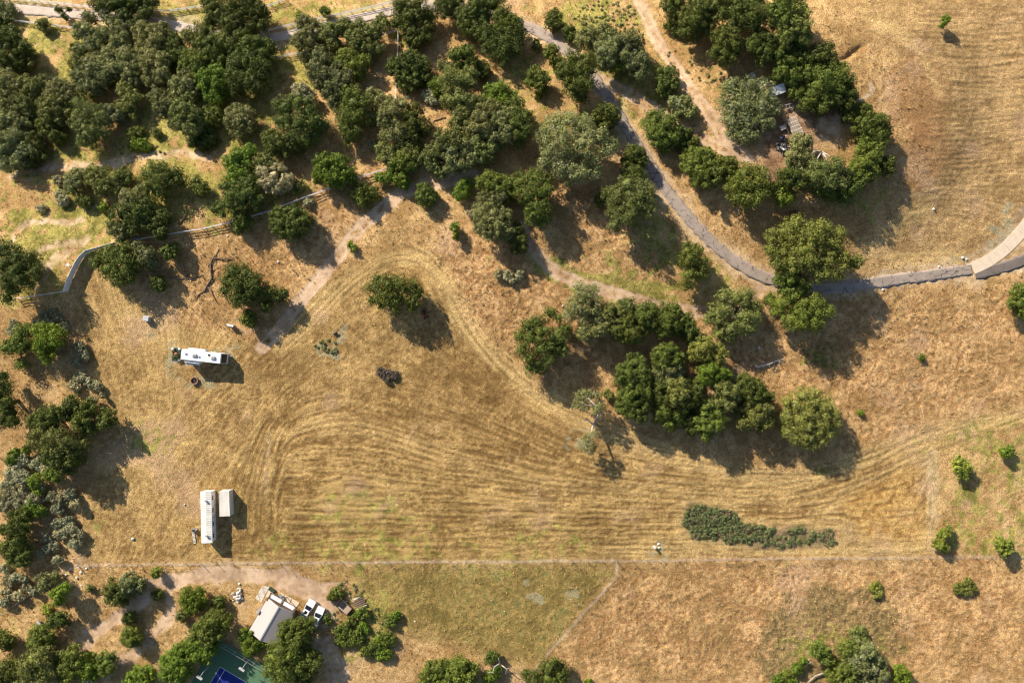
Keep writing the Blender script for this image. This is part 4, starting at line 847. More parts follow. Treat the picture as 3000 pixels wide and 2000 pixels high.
V_(O, 'dark', 3, 2, [(1400, 400, 85), (1380, 510, 85), (1300, 450, 60)], 9)
V_(O, 'olive', 3, 2, [(1500, 400, 85), (1490, 510, 95), (1560, 460, 70)], 10)
V_(O, 'green', 3, 2, [(1400, 640, 95), (1500, 620, 85), (1350, 700, 58), (1450, 740, 75), (1530, 720, 60)], 8)
V_(O, 'yellow', 4, 2, [(200, 60, 95), (260, 130, 90), (130, 100, 75), (330, 90, 70), (300, 180, 65), (150, 30, 50)], 9)
V_(O, 'bright', 4, 2, [(250, 270, 95), (200, 340, 78), (330, 310, 78), (400, 320, 55)], 9)
V_(O, 'dark', 4, 2, [(50, 400, 78), (110, 470, 78), (30, 560, 75), (100, 560, 70)], 9)
V_(O, 'olive', 4, 2, [(430, 480, 95), (360, 420, 75), (330, 560, 75), (410, 560, 60)], 10)
V_(O, 'dark', 4, 2, [(560, 400, 85), (660, 410, 75), (630, 500, 85), (740, 480, 75), (780, 540, 55), (580, 480, 60), (560, 330, 40)], 9)
V_(O, 'olive', 4, 2, [(550, 620, 85), (640, 600, 75), (720, 640, 85), (790, 620, 45), (570, 740, 75), (740, 740, 75), (800, 740, 45), (650, 690, 70)], 9)
V_(O, 'green', 4, 2, [(260, 650, 85), (200, 600, 75), (180, 740, 75), (280, 740, 85), (210, 840, 65), (380, 720, 48)], 9)
V_(O, 'dark', 4, 2, [(50, 720, 75), (100, 780, 68), (60, 650, 60)], 7)
V_(O, 'olive', 4, 2, [(1100, 500, 78), (1200, 500, 78), (960, 560, 58), (1040, 590, 105), (1180, 610, 115), (1310, 580, 85), (950, 690, 85), (1080, 720, 115), (1220, 740, 115), (1360, 680, 85), (960, 800, 85), (1090, 850, 105), (1230, 850, 105), (1340, 800, 85), (1180, 920, 75), (1400, 760, 45)], 9)
V_(P_, 'lime', 5, 2, [(970, 1110, 52), (1020, 1160, 62), (1000, 1215, 46), (950, 1160, 40)], 3.4)
V_(P_, 'bright', 5, 2, [(1400, 1030, 44), (1435, 990, 36), (1370, 1010, 28)], 2.8)
V_(S, 'bright', 5, 2, [(625, 140, 28), (635, 155, 20)], 1.3)
V_(S, 'bright', 5, 2, [(65, 655, 26)], 0.9)
# --- bottom row
V_(O, 'dark', 0, 3, [(170, 60, 75), (200, 140, 85), (120, 180, 65), (40, 150, 48), (230, 40, 50)], 7)
V_(O, 'dark', 0, 3, [(190, 240, 80), (90, 300, 65), (200, 340, 75), (150, 420, 85), (220, 420, 60), (90, 370, 50)], 7)
for x, y, r in ((530, 100, 56), (610, 70, 56), (650, 150, 64), (550, 190, 56), (725, 195, 48), (690, 280, 56), (430, 230, 48), (480, 300, 54), (420, 340, 40), (530, 430, 46), (360, 380, 40), (80, 620, 56), (140, 590, 40), (210, 600, 42), (60, 720, 56), (170, 760, 54), (40, 820, 48), (250, 680, 42), (40, 510, 48), (300, 720, 36), (350, 600, 34)): V_(G, 'sage', 0, 3, [(x, y, r*.8), (x+r*0.45, y+r*0.4, r*0.6), (x-r*.5, y+r*.25, r*.55)], 2.0)
V_(O, 'grey', 0, 3, [(430, 620, 76), (410, 690, 48), (500, 600, 48), (370, 600, 40)], 5.5)
V_(P_, 'bright', 0, 3, [(560, 740, 62), (610, 700, 48), (550, 810, 50), (500, 750, 40)], 6)
V_(S, 'lime', 0, 3, [(430, 890, 42)], 1.2)
V_(O, 'dark', 0, 3, [(520, 990, 75), (580, 960, 48), (480, 1010, 45), (590, 1010, 40)], 5)
V_(O, 'green', 0, 3, [(380, 1120, 85), (320, 1180, 66), (440, 1170, 72), (370, 1220, 58), (340, 1110, 50)], 5.5)
V_(S, 'olive', 0, 3, [(825, 690, 32)], 1.6)
V_(O, 'dark', 0, 3, [(1040, 700, 78), (1090, 790, 80), (1020, 780, 58), (1110, 720, 60)], 6)
V_(O, 'grey', 0, 3, [(1200, 640, 76), (1260, 680, 76), (1180, 730, 60), (1310, 640, 36), (1150, 650, 40)], 6)
V_(P_, 'lime', 0, 3, [(1435, 535, 36), (1430, 570, 34)], 2.8)
V_(S, 'dark', 0, 3, [(1190, 970, 58)], 3.2)
V_(O, 'green', 0, 3, [(1210, 1120, 82), (1240, 1170, 66), (1170, 1160, 55), (1260, 1110, 45)], 4.5)
V_(S, 'dark', 0, 3, [(1450, 750, 48)], 2.0)
V_(O, 'dark', 0, 3, [(100, 1430, 95), (60, 1510, 78), (150, 1490, 60)], 7)
V_(O, 'olive', 0, 3, [(330, 1350, 110), (260, 1420, 85), (400, 1300, 75), (440, 1420, 95), (330, 1480, 105), (240, 1540, 78), (420, 1520, 78)], 9)
V_(S, 'grey', 0, 3, [(560, 1310, 48)], 4)
V_(O, 'green', 0, 3, [(680, 1310, 85), (620, 1420, 95), (720, 1400, 85), (600, 1520, 60), (660, 1480, 70)], 7)
V_(O, 'bright', 0, 3, [(800, 1380, 75), (830, 1460, 85), (760, 1470, 55)], 6)
V_(O, 'green', 0, 3, [(980, 1370, 82), (960, 1440, 66), (1030, 1340, 55), (1010, 1430, 55)], 5.5)
V_(O, 'bright', 0, 3, [(1290, 1500, 92), (1380, 1460, 56), (1200, 1550, 58), (1230, 1490, 50), (1360, 1540, 60)], 5)
V_(O, 'green', 0, 3, [(40, 1170, 75), (60, 1220, 50), (0, 1130, 60)], 5)
V_(O, 'bright', 1, 3, [(200, 760, 78), (170, 830, 74), (270, 770, 66), (250, 840, 66), (190, 890, 46), (150, 780, 50)], 6)
V_(S, 'dark', 1, 3, [(450, 825, 55), (420, 850, 40)], 2.5)
V_(S, 'olive', 1, 3, [(95, 950, 48)], 2.5)
V_(O, 'green', 1, 3, [(480, 1000, 75), (380, 1000, 85), (300, 1080, 85), (420, 1080, 85), (240, 1090, 55), (525, 970, 42), (340, 1130, 80), (450, 950, 50)], 8)
V_(O, 'bright', 1, 3, [(290, 1220, 110), (200, 1230, 78), (380, 1230, 66), (330, 1290, 78), (240, 1300, 60)], 7)
V_(O, 'bright', 1, 3, [(80, 1300, 100), (40, 1400, 95), (120, 1400, 85), (60, 1500, 85), (-20, 1370, 70), (-30, 1470, 70), (150, 1470, 55)], 7)
V_(O, 'bright', 1, 3, [(710, 1150, 70), (740, 1220, 80), (810, 1220, 56), (690, 1120, 52), (720, 1270, 45)], 6)
V_(O, 'green', 1, 3, [(1075, 1065, 72), (1180, 1045, 76), (1270, 1035, 66), (1085, 1150, 92), (1220, 1120, 88), (1030, 1120, 45), (1160, 1190, 66)], 8)
V_(O, 'green', 1, 3, [(1000, 1280, 105), (1120, 1240, 100), (940, 1340, 75), (1020, 1400, 105), (1150, 1340, 95), (930, 1440, 75), (1100, 1480, 95), (1000, 1520, 78)], 9)
V_(O, 'dark', 1, 3, [(1250, 1280, 85), (1260, 1420, 95), (1330, 1360, 70), (1230, 1500, 80)], 7)
for x, y, r in ((1530, 720, 60), (1480, 770, 45), (1430, 985, 48), (1540, 1090, 55), (1560, 1180, 60)): V_(S, 'green', 1, 3, [(x, y, r*.8), (x+r*.4, y+r*.4, r*.6)], 1.4)
for x, y, r in ((200, 920, 58), (90, 985, 46), (40, 1090, 75), (120, 1150, 75), (200, 1060, 55), (300, 1240, 75), (350, 1180, 58), (220, 1275, 52), (420, 1160, 75), (390, 1290, 70), (450, 1010, 52), (150, 930, 35), (500, 940, 50)): V_(S, 'bright' if (x+y) % 3 == 0 else 'green', 2, 3, [(x, y, r*.8), (x+r*.45, y+r*.3, r*.6), (x-r*.4, y+r*.4, r*.55)], 1.5)
V_(O, 'green', 2, 3, [(850, 1450, 90), (930, 1420, 75), (780, 1520, 68), (880, 1530, 80)], 5)
V_(O, 'green', 2, 3, [(1080, 1410, 80), (1040, 1500, 100), (1160, 1510, 85), (1210, 1430, 55), (1120, 1450, 70)], 5.5)
V_(S, 'dark', 2, 3, [(1390, 1320, 55), (1360, 1350, 40)], 2.5)
V_(S, 'bright', 2, 3, [(1400, 1500, 52), (1340, 1530, 45), (1440, 1440, 35)], 2.5)
V_(O, 'dark', 3, 3, [(130, 1480, 55), (210, 1510, 75), (330, 1440, 90), (430, 1420, 80), (450, 1510, 85), (320, 1530, 95)], 6)
V_(S, 'bright', 3, 3, [(700, 1555, 28)], 1.4)
V_(O, 'green', 4, 3, [(1250, 1250, 75), (1300, 1310, 66), (1200, 1290, 40)], 7)
V_(O, 'green', 4, 3, [(1500, 1260, 66), (1570, 1300, 72), (1540, 1220, 50)], 7)
V_(O, 'green', 4, 3, [(1450, 1450, 105), (1530, 1400, 80), (1400, 1520, 80), (1500, 1520, 80)], 8)
for x, y, r in ((1050, 1430, 56), (950, 1500, 66), (870, 1540, 56), (1110, 1360, 40), (1000, 1550, 50)): V_(S, 'bright' if x != 950 else 'green', 4, 3, [(x, y, r*.85), (x+r*.4, y+r*.4, r*.6), (x-r*.4, y+r*.1, r*.6)], 2.0)
V_(O, 'grey', 5, 3, [(40, 1270, 85), (130, 1260, 75), (200, 1350, 66), (60, 1390, 75), (-10, 1350, 70)], 8)
V_(O, 'grey', 5, 3, [(180, 1440, 75), (250, 1500, 66), (100, 1530, 85), (270, 1400, 45), (20, 1480, 75)], 7)
V_(S, 'olive', 5, 3, [(40, 1110, 60), (90, 1150, 50)], 2)
V_(O, 'bright', 5, 3, [(440, 1480, 75), (470, 1540, 66), (400, 1530, 50)], 3.5)
V_(P_, 'lime', 5, 3, [(870, 165, 44), (830, 210, 54), (800, 290, 62), (840, 335, 36)], 3.2)
V_(P_, 'lime', 5, 3, [(1340, 280, 54), (1410, 320, 56), (1385, 365, 44)], 4.0)
V_(S, 'yellow', 5, 3, [(960, 700, 44), (1050, 640, 46), (1080, 700, 46), (1020, 730, 36)], 1.4)
V_(S, 'yellow', 5, 3, [(205, 680, 50), (220, 740, 45)], 1.0)

TRI = np.array([[-0.5, -0.35, 0], [0.5, -0.35, 0], [0.0, 0.65, 0]])
_ico = bmesh.new(); bmesh.ops.create_icosphere(_ico, subdivisions=2, radius=1.0)
ICO_V = np.array([v.co[:] for v in _ico.verts]); _ico.verts.index_update(); ICO_F = np.array([[v.index for v in f.verts] for f in _ico.faces]); _ico.free()
def crown_mesh(name, lobes, mat, rc, leaf, per, gap, seed, core=0.0):
    """lobes: local (x, y, z, r, rz). Clumps of leaf sprays over every lobe's outer shell."""
    r = np.random.default_rng(seed); L_ = np.array(lobes); cents, rads = [], []
    for (x, y, z, rr, rz) in lobes:
        q = max(0.34, min(rc, rr*0.5)); n = max(5, int(5.2*(rr/q)**2*0.52))
        k = np.arange(n)+0.5; cz = 1-k/n*1.68; ph = k*2.399963+r.uniform(0, 6.28)
        sr = np.sqrt(np.clip(1-cz*cz, 0, 1))
        d = np.stack([sr*np.cos(ph), sr*np.sin(ph), cz], 1)+r.normal(0, 0.13, (n, 3))
        f = r.uniform(0.74, 1.03, n)[:, None]
        p = np.array([x, y, z])+d*f*np.array([rr-q*0.55, rr-q*0.55, max(rz-q*0.5, 0.15)])
        inside = np.zeros(n, bool)
        for (x2, y2, z2, r2, rz2) in lobes:
            if (x2, y2, z2) == (x, y, z): continue
            e = ((p-np.array([x2, y2, z2]))/np.array([r2, r2, rz2])); inside |= (e*e).sum(1) < 0.46
        p = p[~inside & (r.random(n) > gap)]
        cents.append(p); rads.append(q*r.uniform(0.75, 1.3, len(p)))
    cc = np.concatenate(cents); cr = np.concatenate(rads); nc = len(cc)
    m_ = np.maximum(8, (per*np.clip((cr/rc)**2, 0.2, 1.6)).astype(int)); ci = np.repeat(np.arange(nc), m_); n = len(ci)
    d = r.normal(0, 1, (n, 3)); d[:, 2] = d[:, 2]*0.9+0.45; d /= np.linalg.norm(d, axis=1)[:, None]
    rad = cr[ci]*r.uniform(0.55, 1.08, n); pos = cc[ci]+d*rad[:, None]*np.array([1.05, 1.05, 0.85])
    nrm = d+r.normal(0, 0.30, (n, 3)); nrm /= np.linalg.norm(nrm, axis=1)[:, None]
    a = r.normal(0, 1, (n, 3)); u = np.cross(nrm, a); u /= np.linalg.norm(u, axis=1)[:, None]; v = np.cross(nrm, u)
    s = leaf*r.uniform(0.65, 1.35, n)
    loc = TRI[None]*s[:, None, None]
    Vt = pos[:, None, :]+u[:, None, :]*loc[:, :, :1]+v[:, None, :]*loc[:, :, 1:2]
    Vs, Fs, off = [Vt.reshape(-1, 3)], [np.arange(n*3).reshape(-1, 3)], n*3
    if core:
        for (x, y, z, rr, rz) in lobes:          # leafy inner mass of each lobe, so the crown is not hollow
            f = core*(1+r.normal(0, 0.10, (len(ICO_V), 1)))
            Vs.append(ICO_V*f*np.array([rr, rr, rz])+np.array([x, y, z])); Fs.append(ICO_F+off); off += len(ICO_V)
    return mesh_np(name, np.concatenate(Vs), np.concatenate(Fs), [mat]), n

# places in the picture that labels refer to
MARKS = [((595, 1043), 'the white motorhome'), ((605, 1515), 'the long white mobile home'), ((787, 1790), 'the gabled house'), ((640, 1960), 'the blue court'), ((915, 1800), 'the two white pickups'), ((1053, 1762), 'the log stack'),
 ((215, 800), 'the white panel fence'), ((427, 933), 'the pale green utility box'), ((600, 830), 'the brown fallen limbs'), ((1155, 865), 'the lone field oak'), ((2277, 265), 'the small metal-roofed shed'), ((2330, 372), 'the slatted timber rack'), ((2325, 627), 'the rusty red trailer frame'),
 ((2880, 740), 'the pale concrete drive'), ((2248, 1068), 'the grey fallen log'), ((2200, 1560), 'the bramble patch'), ((1735, 1210), 'the leaning bare-trunked oak'), ((100, 35), 'the beige road'), ((412, 427), 'the brightest bush in the woods'), ((1167, 97), 'the rail fence corner'), ((1159, 303), 'the upright rail fence'),
 ((1775, 235), 'the fork in the asphalt road'), ((1180, 555), 'the dirt track by the rail fence'), ((1890, 40), 'the top of the dirt track'), ((2370, 740), 'the widest roadside oak'), ((1807, 1645), 'the wire fence corner'), ((1460, 1960), 'the bare dead tree'), ((265, 605), 'the twisted fallen trunk'), ((60, 205), 'the dark fallen trunk'),
 ((820, 130), 'the shaded road fence'), ((548, 80), 'the sunny gap in the beige road'), ((1290, 345), 'the dead branch in the clearing'), ((2370, 460), 'the grey dead tree'), ((1940, 870), 'the grassy double track'), ((50, 1540), 'the left edge'), ((2470, 1955), 'the bleached branch'), ((790, 590), 'the kink of the long rail fence'), ((1800, 800), 'the shaded slope')]
COLW = {'dark': 'dark green', 'green': 'mid green', 'olive': 'olive green', 'grey': 'grey-green', 'sage': 'pale grey', 'bright': 'bright green', 'lime': 'lime green', 'pale': 'pale green', 'yellow': 'yellow-green', 'brown': 'brown'}
KINDW = {'oak': 'oak', 'shrub': 'shrub', 'sage': 'brush', 'sapling': 'young tree'}
CATW = {'oak': 'tree', 'shrub': 'shrub', 'sage': 'shrub', 'sapling': 'tree'}
NAMEW = {'oak': 'oak_tree', 'shrub': 'shrub', 'sage': 'sage_bush', 'sapling': 'young_tree'}
def size_word(Rm, kind):
    if kind in ('oak', 'sapling'): return 'small' if Rm < 2.9 else 'medium' if Rm < 4.6 else 'large' if Rm < 7 else 'huge'
    return 'tiny' if Rm < 1.0 else 'low' if Rm < 1.9 else 'wide'
DIRS = ['right of', 'lower right of', 'below', 'lower left of', 'left of', 'upper left of', 'above', 'upper right of']
ORD = ['closest', 'second closest', 'third closest', 'fourth closest', 'fifth closest', 'sixth closest', 'seventh closest', 'eighth closest', 'ninth closest', 'tenth closest', 'eleventh closest', 'twelfth closest', 'thirteenth closest']
info = []
for kind, colr, lobes, h in VEG:
    a = np.array(lobes); wgt = a[:, 2]**2; cx, cy = (a[:, 0]*wgt).sum()/wgt.sum(), (a[:, 1]*wgt).sum()/wgt.sum()
    Rpx = max(np.hypot(a[:, 0]-cx, a[:, 1]-cy)+a[:, 2]); info.append((cx, cy, Rpx))
keys = {}
for i, ((kind, colr, lobes, h), (cx, cy, Rpx)) in enumerate(zip(VEG, info)):
    cand = sorted(MARKS, key=lambda q: math.hypot(q[0][0]-cx, q[0][1]-cy))
    (mxx_, myy_), nm = cand[0]
    if math.hypot(mxx_-cx, myy_-cy) < 12: (mxx_, myy_), nm = cand[1]
    dd = math.hypot(mxx_-cx, myy_-cy)
    di = DIRS[int(round(math.atan2(cy-myy_, cx-mxx_)/(math.pi/4))) % 8]
    keys.setdefault((size_word(Rpx/12, kind), COLW[colr], KINDW[kind], di, nm), []).append((dd, i))
labels = {}
for (sw, cw_, kw, di, nm), lst in keys.items():
    lst.sort()
    for k, (dd, i) in enumerate(lst):
        t = f'{sw} {cw_} {kw} {di} {nm}'
        labels[i] = t if len(lst) == 1 else f'{t}, {ORD[k]}'
special = {}
NTRI = 0
for i, ((kind, colr, lobes, h), (cx, cy, Rpx)) in enumerate(zip(VEG, info)):
    rr = random.Random(100+i); Rm = Rpx/12.0
    Ht = h or (1.1*Rm+2.5)
    if kind == 'oak': Ht *= 0.78 if (cy < 640 and cx < 1500) else 0.88
    bx, by = wp(cx, cy, Ht*0.55); bz = gz(bx, by)
    root = bpy.data.objects.new(NAMEW[kind], None); COL.objects.link(root); root.location = (bx, by, bz); root.empty_display_size = 0.5
    tag(root, labels[i], CATW[kind], {'oak': 'oaks on the slopes', 'sage': 'pale brush', 'shrub': 'green shrubs', 'sapling': 'young trees'}[kind])
    L3 = []
    lob2 = list(lobes)
    if i != LEANER:                                   # small outlying boughs break the outline
        for _ in range(2+len(lobes)//3):
            bl_ = rr.choice(lobes); a_ = rr.uniform(0, 6.28); d_ = bl_[2]*rr.uniform(0.75, 1.0)
            lob2.append((bl_[0]+math.cos(a_)*d_, bl_[1]+math.sin(a_)*d_, bl_[2]*rr.uniform(0.28, 0.46)))
    for (lx, ly, lr) in lob2:
        d = min(1.0, math.hypot(lx-cx, ly-cy)/max(Rpx, 1)); rm = lr/12.0*1.14+0.04
        low = kind in ('shrub', 'sage') or Ht < 4
        top = Ht*(1-(0.42 if not low else 0.3)*d*d)*rr.uniform(0.88, 1.04)
        rz = min(rm*1.1, top*0.49)
        zc = top-rz
        x, y = wp(lx, ly, zc+bz-gz(bx, by)); L3.append((x-bx, y-by, zc, rm*(HC-zc)/HC, rz))
    if kind == 'oak':
        rc, leaf, per, gap = 0.80, 0.28, 82, 0.03
        if Rm > 6: rc = 1.05
        if colr in ('sage',): gap, rc, leaf = 0.26, 0.7, 0.26
    elif kind == 'sapling': rc, leaf, per, gap = 0.6, 0.27, 50, 0.03
    elif kind == 'shrub': rc, leaf, per, gap = 0.62, 0.28, 50, 0.03
    else: rc, leaf, per, gap = 0.5, 0.25, 46, 0.05
    me, n = crown_mesh('crown', L3, LEAF[colr], rc, leaf, per, gap, 1000+i, 0.0 if i == LEANER else 0.4 if colr in ('sage', 'pale') else 0.52); NTRI += n
    link(bpy.data.objects.new('crown', me), root)
    # trunk and limbs
    tr = max(0.05, min(0.42, Rm*0.065)); fork = max(0.2, min(Ht*0.35, 2.6)); lst = []
    lean = (rr.uniform(-.25, .25), rr.uniform(-.25, .25))
    leaning = (i == -1)
    f0 = (lean[0], lean[1], fork)
    lst.append(([(0, 0, -0.25), (lean[0]*.4, lean[1]*.4, fork*0.5), f0], [tr*1.35, tr, tr*0.9]))
    bl = sorted(L3, key=lambda q: -q[3])[:7]
    for (x, y, z, r_, rz) in bl:
        e = (x, y, z-0.1*rz); mid = ((f0[0]+e[0])/2+rr.uniform(-.4, .4)*tr*3, (f0[1]+e[1])/2+rr.uniform(-.4, .4)*tr*3, f0[2]+(e[2]-f0[2])*0.45)
        lst.append(([f0, mid, e], [tr*0.6, tr*0.42, tr*0.15]))
    if i == LEANER:
        def q3(tx, ty, z):
            x, y = wp(*T(3, 2, tx, ty), z); return (x-bx, y-by, z)
        g0 = q3(760, 745, 0.0); g0 = (g0[0], g0[1], -0.2)
        lst = [([g0, q3(765, 735, 1.2), q3(790, 690, 2.4), q3(808, 650, 3.8), q3(780, 600, 5.0), q3(700, 520, 5.6)], [0.42, 0.36, 0.32, 0.26, 0.18, 0.06]),
               ([q3(768, 730, 1.4), q3(745, 765, 2.4), q3(735, 815, 3.4), q3(728, 860, 4.2), q3(700, 940, 4.8)], [0.32, 0.27, 0.22, 0.14, 0.05]),
               ([q3(745, 765, 2.4), q3(700, 722, 2.7), q3(650, 720, 2.9)], [0.18, 0.14, 0.05]), ([q3(735, 815, 3.4), q3(690, 795, 3.6), q3(680, 825, 3.7)], [0.12, 0.08, 0.04]),
               ([q3(790, 600, 5.0), q3(620, 570, 5.2)], [0.14, 0.05])]
    tubes('trunk', lst, M['greywood' if i == LEANER else 'bark'], root, n=5 if i != LEANER else 8)

# ------------------------------------------------------------------ fences
def base_pts(px, spacing):
    P = np.array([wp(*p) for p in px]); out = [P[0]]
    for a, b in zip(P[:-1], P[1:]):
        n = max(1, int(round(np.linalg.norm(b-a)/spacing)))
        out += [a+(b-a)*k/n for k in range(1, n+1)]
    return np.array(out)
def span(name, a, b, w_, h_, mat, parent, o, bevel=0.0):
    a, b = Vector(a), Vector(b); d = b-a
    return box(name, (d.length, w_, h_), (a+b)/2-o, mat, parent, rot=(0, -math.atan2(d.z, math.hypot(d.x, d.y)), math.atan2(d.y, d.x)), bevel=bevel)
def rail_fence(px, label, rails=(0.45, 0.88, 1.30), h=1.42, spacing=2.5, mat=None):
    mat = mat or M['vinyl']; P = base_pts(px, spacing); z = [gz(*p) for p in P]
    root = bpy.data.objects.new('rail_fence', None); COL.objects.link(root); root.location = (P[0][0], P[0][1], z[0]); tag(root, label, 'fence', 'white rail fences')
    o = Vector(root.location)
    for p, zz in zip(P, z): box('post', (0.14, 0.14, h+0.2), Vector((p[0], p[1], zz+h/2-0.1))-o, mat, root)
    for i in range(len(P)-1):
        for r_ in rails:
            span('rail', (*P[i], z[i]+r_), (*P[i+1], z[i+1]+r_), 0.06, 0.15, mat, root, o)
    return root
rail_fence([(-20, -6), (120, 8), (293, 28)], 'white rail fence along the upper edge of the beige road')
rail_fence([(428, 33), (500, 37), (600, 22)], 'white rail fence by the sunny gap in the beige road')
rail_fence([(774, 29), (842, 1)], 'short white rail fence climbing to the top edge')
rail_fence([(768, 98), (886, 70), (1000, 46), (1150, 12)], 'white rail fence casting a grid shadow on the beige road')
rail_fence([(10, 62), (120, 73), (240, 88)], 'white rail fence below the beige road at top left')
rail_fence([(760, 184), (873, 160), (1010, 132), (1166, 94)], 'white rail fence along the lower side of the shaded road')
rail_fence([(1168, 100), (1166, 166), (1163, 233), (1159, 303)], 'upright white rail fence running down from the fence corner')
rail_fence([(378, 708), (500, 687), (596, 672), (685, 651), (797, 619), (844, 600), (911, 575), (969, 554), (1045, 525), (1124, 500), (1150, 490)], 'long white rail fence below the woods, beside the oaks')
rail_fence([T(0, 1, 600, 1112), T(0, 1, 380, 1145), T(0, 1, 165, 1176)], 'white rail fence from the panel fence to the left edge')
# solid white panel fence
P = base_pts([T(0, 1, x, y) for x, y in ((1085, 672), (1010, 692), (940, 714), (830, 742), (772, 795), (735, 850), (700, 920), (660, 1010), (628, 1108))], 2.45)
root = bpy.data.objects.new('panel_fence', None); COL.objects.link(root); root.location = (*P[0], gz(*P[0])); tag(root, 'solid white panel fence curving round the left end of the field', 'fence'); o = Vector(root.location)
for p in P: box('post', (0.15, 0.15, 2.45), Vector((*p, gz(*p)+1.1))-o, M['vinyl'], root)
for a, b in zip(P[:-1], P[1:]):
    d = (b-a)/np.linalg.norm(b-a)*0.09
    span('panel', (*(a+d), gz(*a)+1.12), (*(b-d), gz(*b)+1.12), 0.05, 2.1, M['vinyl'], root, o)
    span('cap_rail', (*(a+d), gz(*a)+2.21), (*(b-d), gz(*b)+2.21), 0.09, 0.07, M['white'], root, o)
def wire_fence(px, label, spacing=3.7, h=1.5):
    P = base_pts(px, spacing); root = bpy.data.objects.new('wire_fence', None); COL.objects.link(root); root.location = (*P[0], gz(*P[0])); tag(root, label, 'fence', 'wire fences'); o = Vector(root.location)
    lst = []
    for i, p in enumerate(P): cyl('post', 0.06 if i % 4 else 0.085, h+0.3, Vector((*p, gz(*p)+h/2-0.15))-o, M['post'], root, n=7)
    for zz in (0.4, 0.85, 1.3):
        pts = [Vector((*p, gz(*p)+zz))-o for p in P]; lst.append((pts, [0.012]*len(pts)))
    tubes('wires', lst, M['grey'], root, n=4)
wire_fence([(230, 1655), (500, 1651), (1000, 1644), (1500, 1642), (1807, 1641), (2250, 1634), (2720, 1631), (3040, 1631)], 'wire fence on wooden posts along the bottom of the mown field')
wire_fence([(1806, 1645), (1808, 1670), (1804, 1688), (1691, 1812), (1562, 1959), (1530, 1996)], 'wire fence running diagonally down from the wire fence corner')
wire_fence([(203, 890), (212, 930), (222, 980), (236, 1040), (255, 1110)], 'thin wire fence running down from the white panel fence')
wire_fence([(-15, 1815), (50, 1768), (105, 1730), (172, 1682), (228, 1656)], 'wire fence beside the pale brush at lower left', 2.6, 1.4)

# ------------------------------------------------------------------ motorhome and camp
def wheel(parent, loc, r=0.4, w_=0.25, axis='y'):
    rot = (math.pi/2, 0, 0)
    o = cyl('wheel', r, w_, loc, M['black'], parent, rot=rot, n=16)
    cyl('rim', 0.28, 1.06, (0, 0, 0), M['lightgrey'], o, n=12)      # in the wheel's own scaled units
    return o
t = thing('motorhome', *T(1, 2, 290, 138), 'white motorhome with slide-outs parked in the field beside the fire ring', 'motorhome', pang(405, 45), z=3.4)
prof = [(-5.1, 0.55), (5.0, 0.55), (5.25, 0.9), (5.25, 1.6), (4.55, 3.35), (4.4, 3.45), (-5.0, 3.45), (-5.1, 3.35)]
nv = len(prof); Vb = [(x, s*1.22, z) for s in (-1, 1) for x, z in prof]
poly('body', Vb, [tuple(range(nv))[::-1], tuple(range(nv, 2*nv))]+[(i, (i+1) % nv, (i+1) % nv+nv, i+nv) for i in range(nv)], M['white'], t)
sl = math.atan2(1.75, 0.70)
poly('windshield', [(5.262, -1.1, 1.65), (5.262, 1.1, 1.65), (4.60, 1.1, 3.28), (4.60, -1.1, 3.28)], [(0, 1, 2, 3)], M['glass'], t).location = (0.01, 0, 0.004)
bbox('slide_out', (4.2, 0.55, 1.9), (-1.6, 1.42, 2.25), M['white'], t, bev=0.04); bbox('slide_out', (3.6, 0.75, 1.9), (-2.4, -1.52, 2.15), M['offwhite'], t, bev=0.04)
o_ = box('awning', (3.7, 0.5, 0.05), (-2.4, -2.1, 2.75), M['lightgrey'], t, rot=(0.2, 0, 0))
for x, y in ((-1.9, 0.1), (2.6, 0.0)): a_ = bbox('air_conditioner', (1.05, 0.75, 0.34), (x, y, 3.62), M['offwhite'], t, bev=0.08); box('grille', (0.5, 0.45, 0.02), (0.1, 0, 0.182), M['grey'], a_)
for x, y, s in ((-3.9, 0.2, 0.4), (-0.7, -0.15, 0.36), (1.6, 0.55, 0.4)): a_ = box('roof_vent', (s, s, 0.14), (x, y, 3.52), M['grey'] if x < 1 else M['black'], t)
for x in (-3.6, -1.2, 1.2, 3.2):
    for s in (-1, 1):
        if not (x < 0): box('window', (0.9, 0.02, 0.6), (x, s*1.232, 2.3), M['glass'], t)
box('door', (0.7, 0.03, 1.9), (2.1, -1.236, 1.6), M['lightgrey'], t)
for x in (-3.0, -2.1, 3.6):
    for s in (-1, 1): wheel(t, (x, s*1.05, 0.46), 0.46, 0.28)
for s in (-1, 1): box('mirror', (0.12, 0.3, 0.35), (5.0, s*1.45, 2.0), M['black'], t)
box('bumper', (0.18, 2.3, 0.3), (5.3, 0, 0.6), M['grey'], t); box('ladder', (0.06, 0.45, 2.6), (-5.16, 0.6, 2.1), M['grey'], t)
t = thing('camp_rug', *T(1, 2, 55, 120), 'dark green ground mat behind the motorhome', 'rug', pang(1, 0.1)); box('mat', (2.0, 3.2, 0.04), (0, 0, 0.03), M['mat'], t); box('border', (2.2, 3.4, 0.02), (0, 0, 0.018), M['grey'], t)
t = thing('barbecue', *T(1, 2, 65, 112), 'red round barbecue on the green mat behind the motorhome', 'barbecue', dz=0.05)
tubes('bowl', [([(0, 0, 0.55), (0, 0, 0.7), (0, 0, 0.95), (0, 0, 1.02)], [0.18, 0.36, 0.36, 0.12])], M['terracotta'], t, n=14)
for k in range(3): tubes('leg', [([(0.2*math.cos(k*2.1), 0.2*math.sin(k*2.1), 0.6), (0.36*math.cos(k*2.1), 0.36*math.sin(k*2.1), 0.0)], [0.03, 0.03])], M['black'], t)
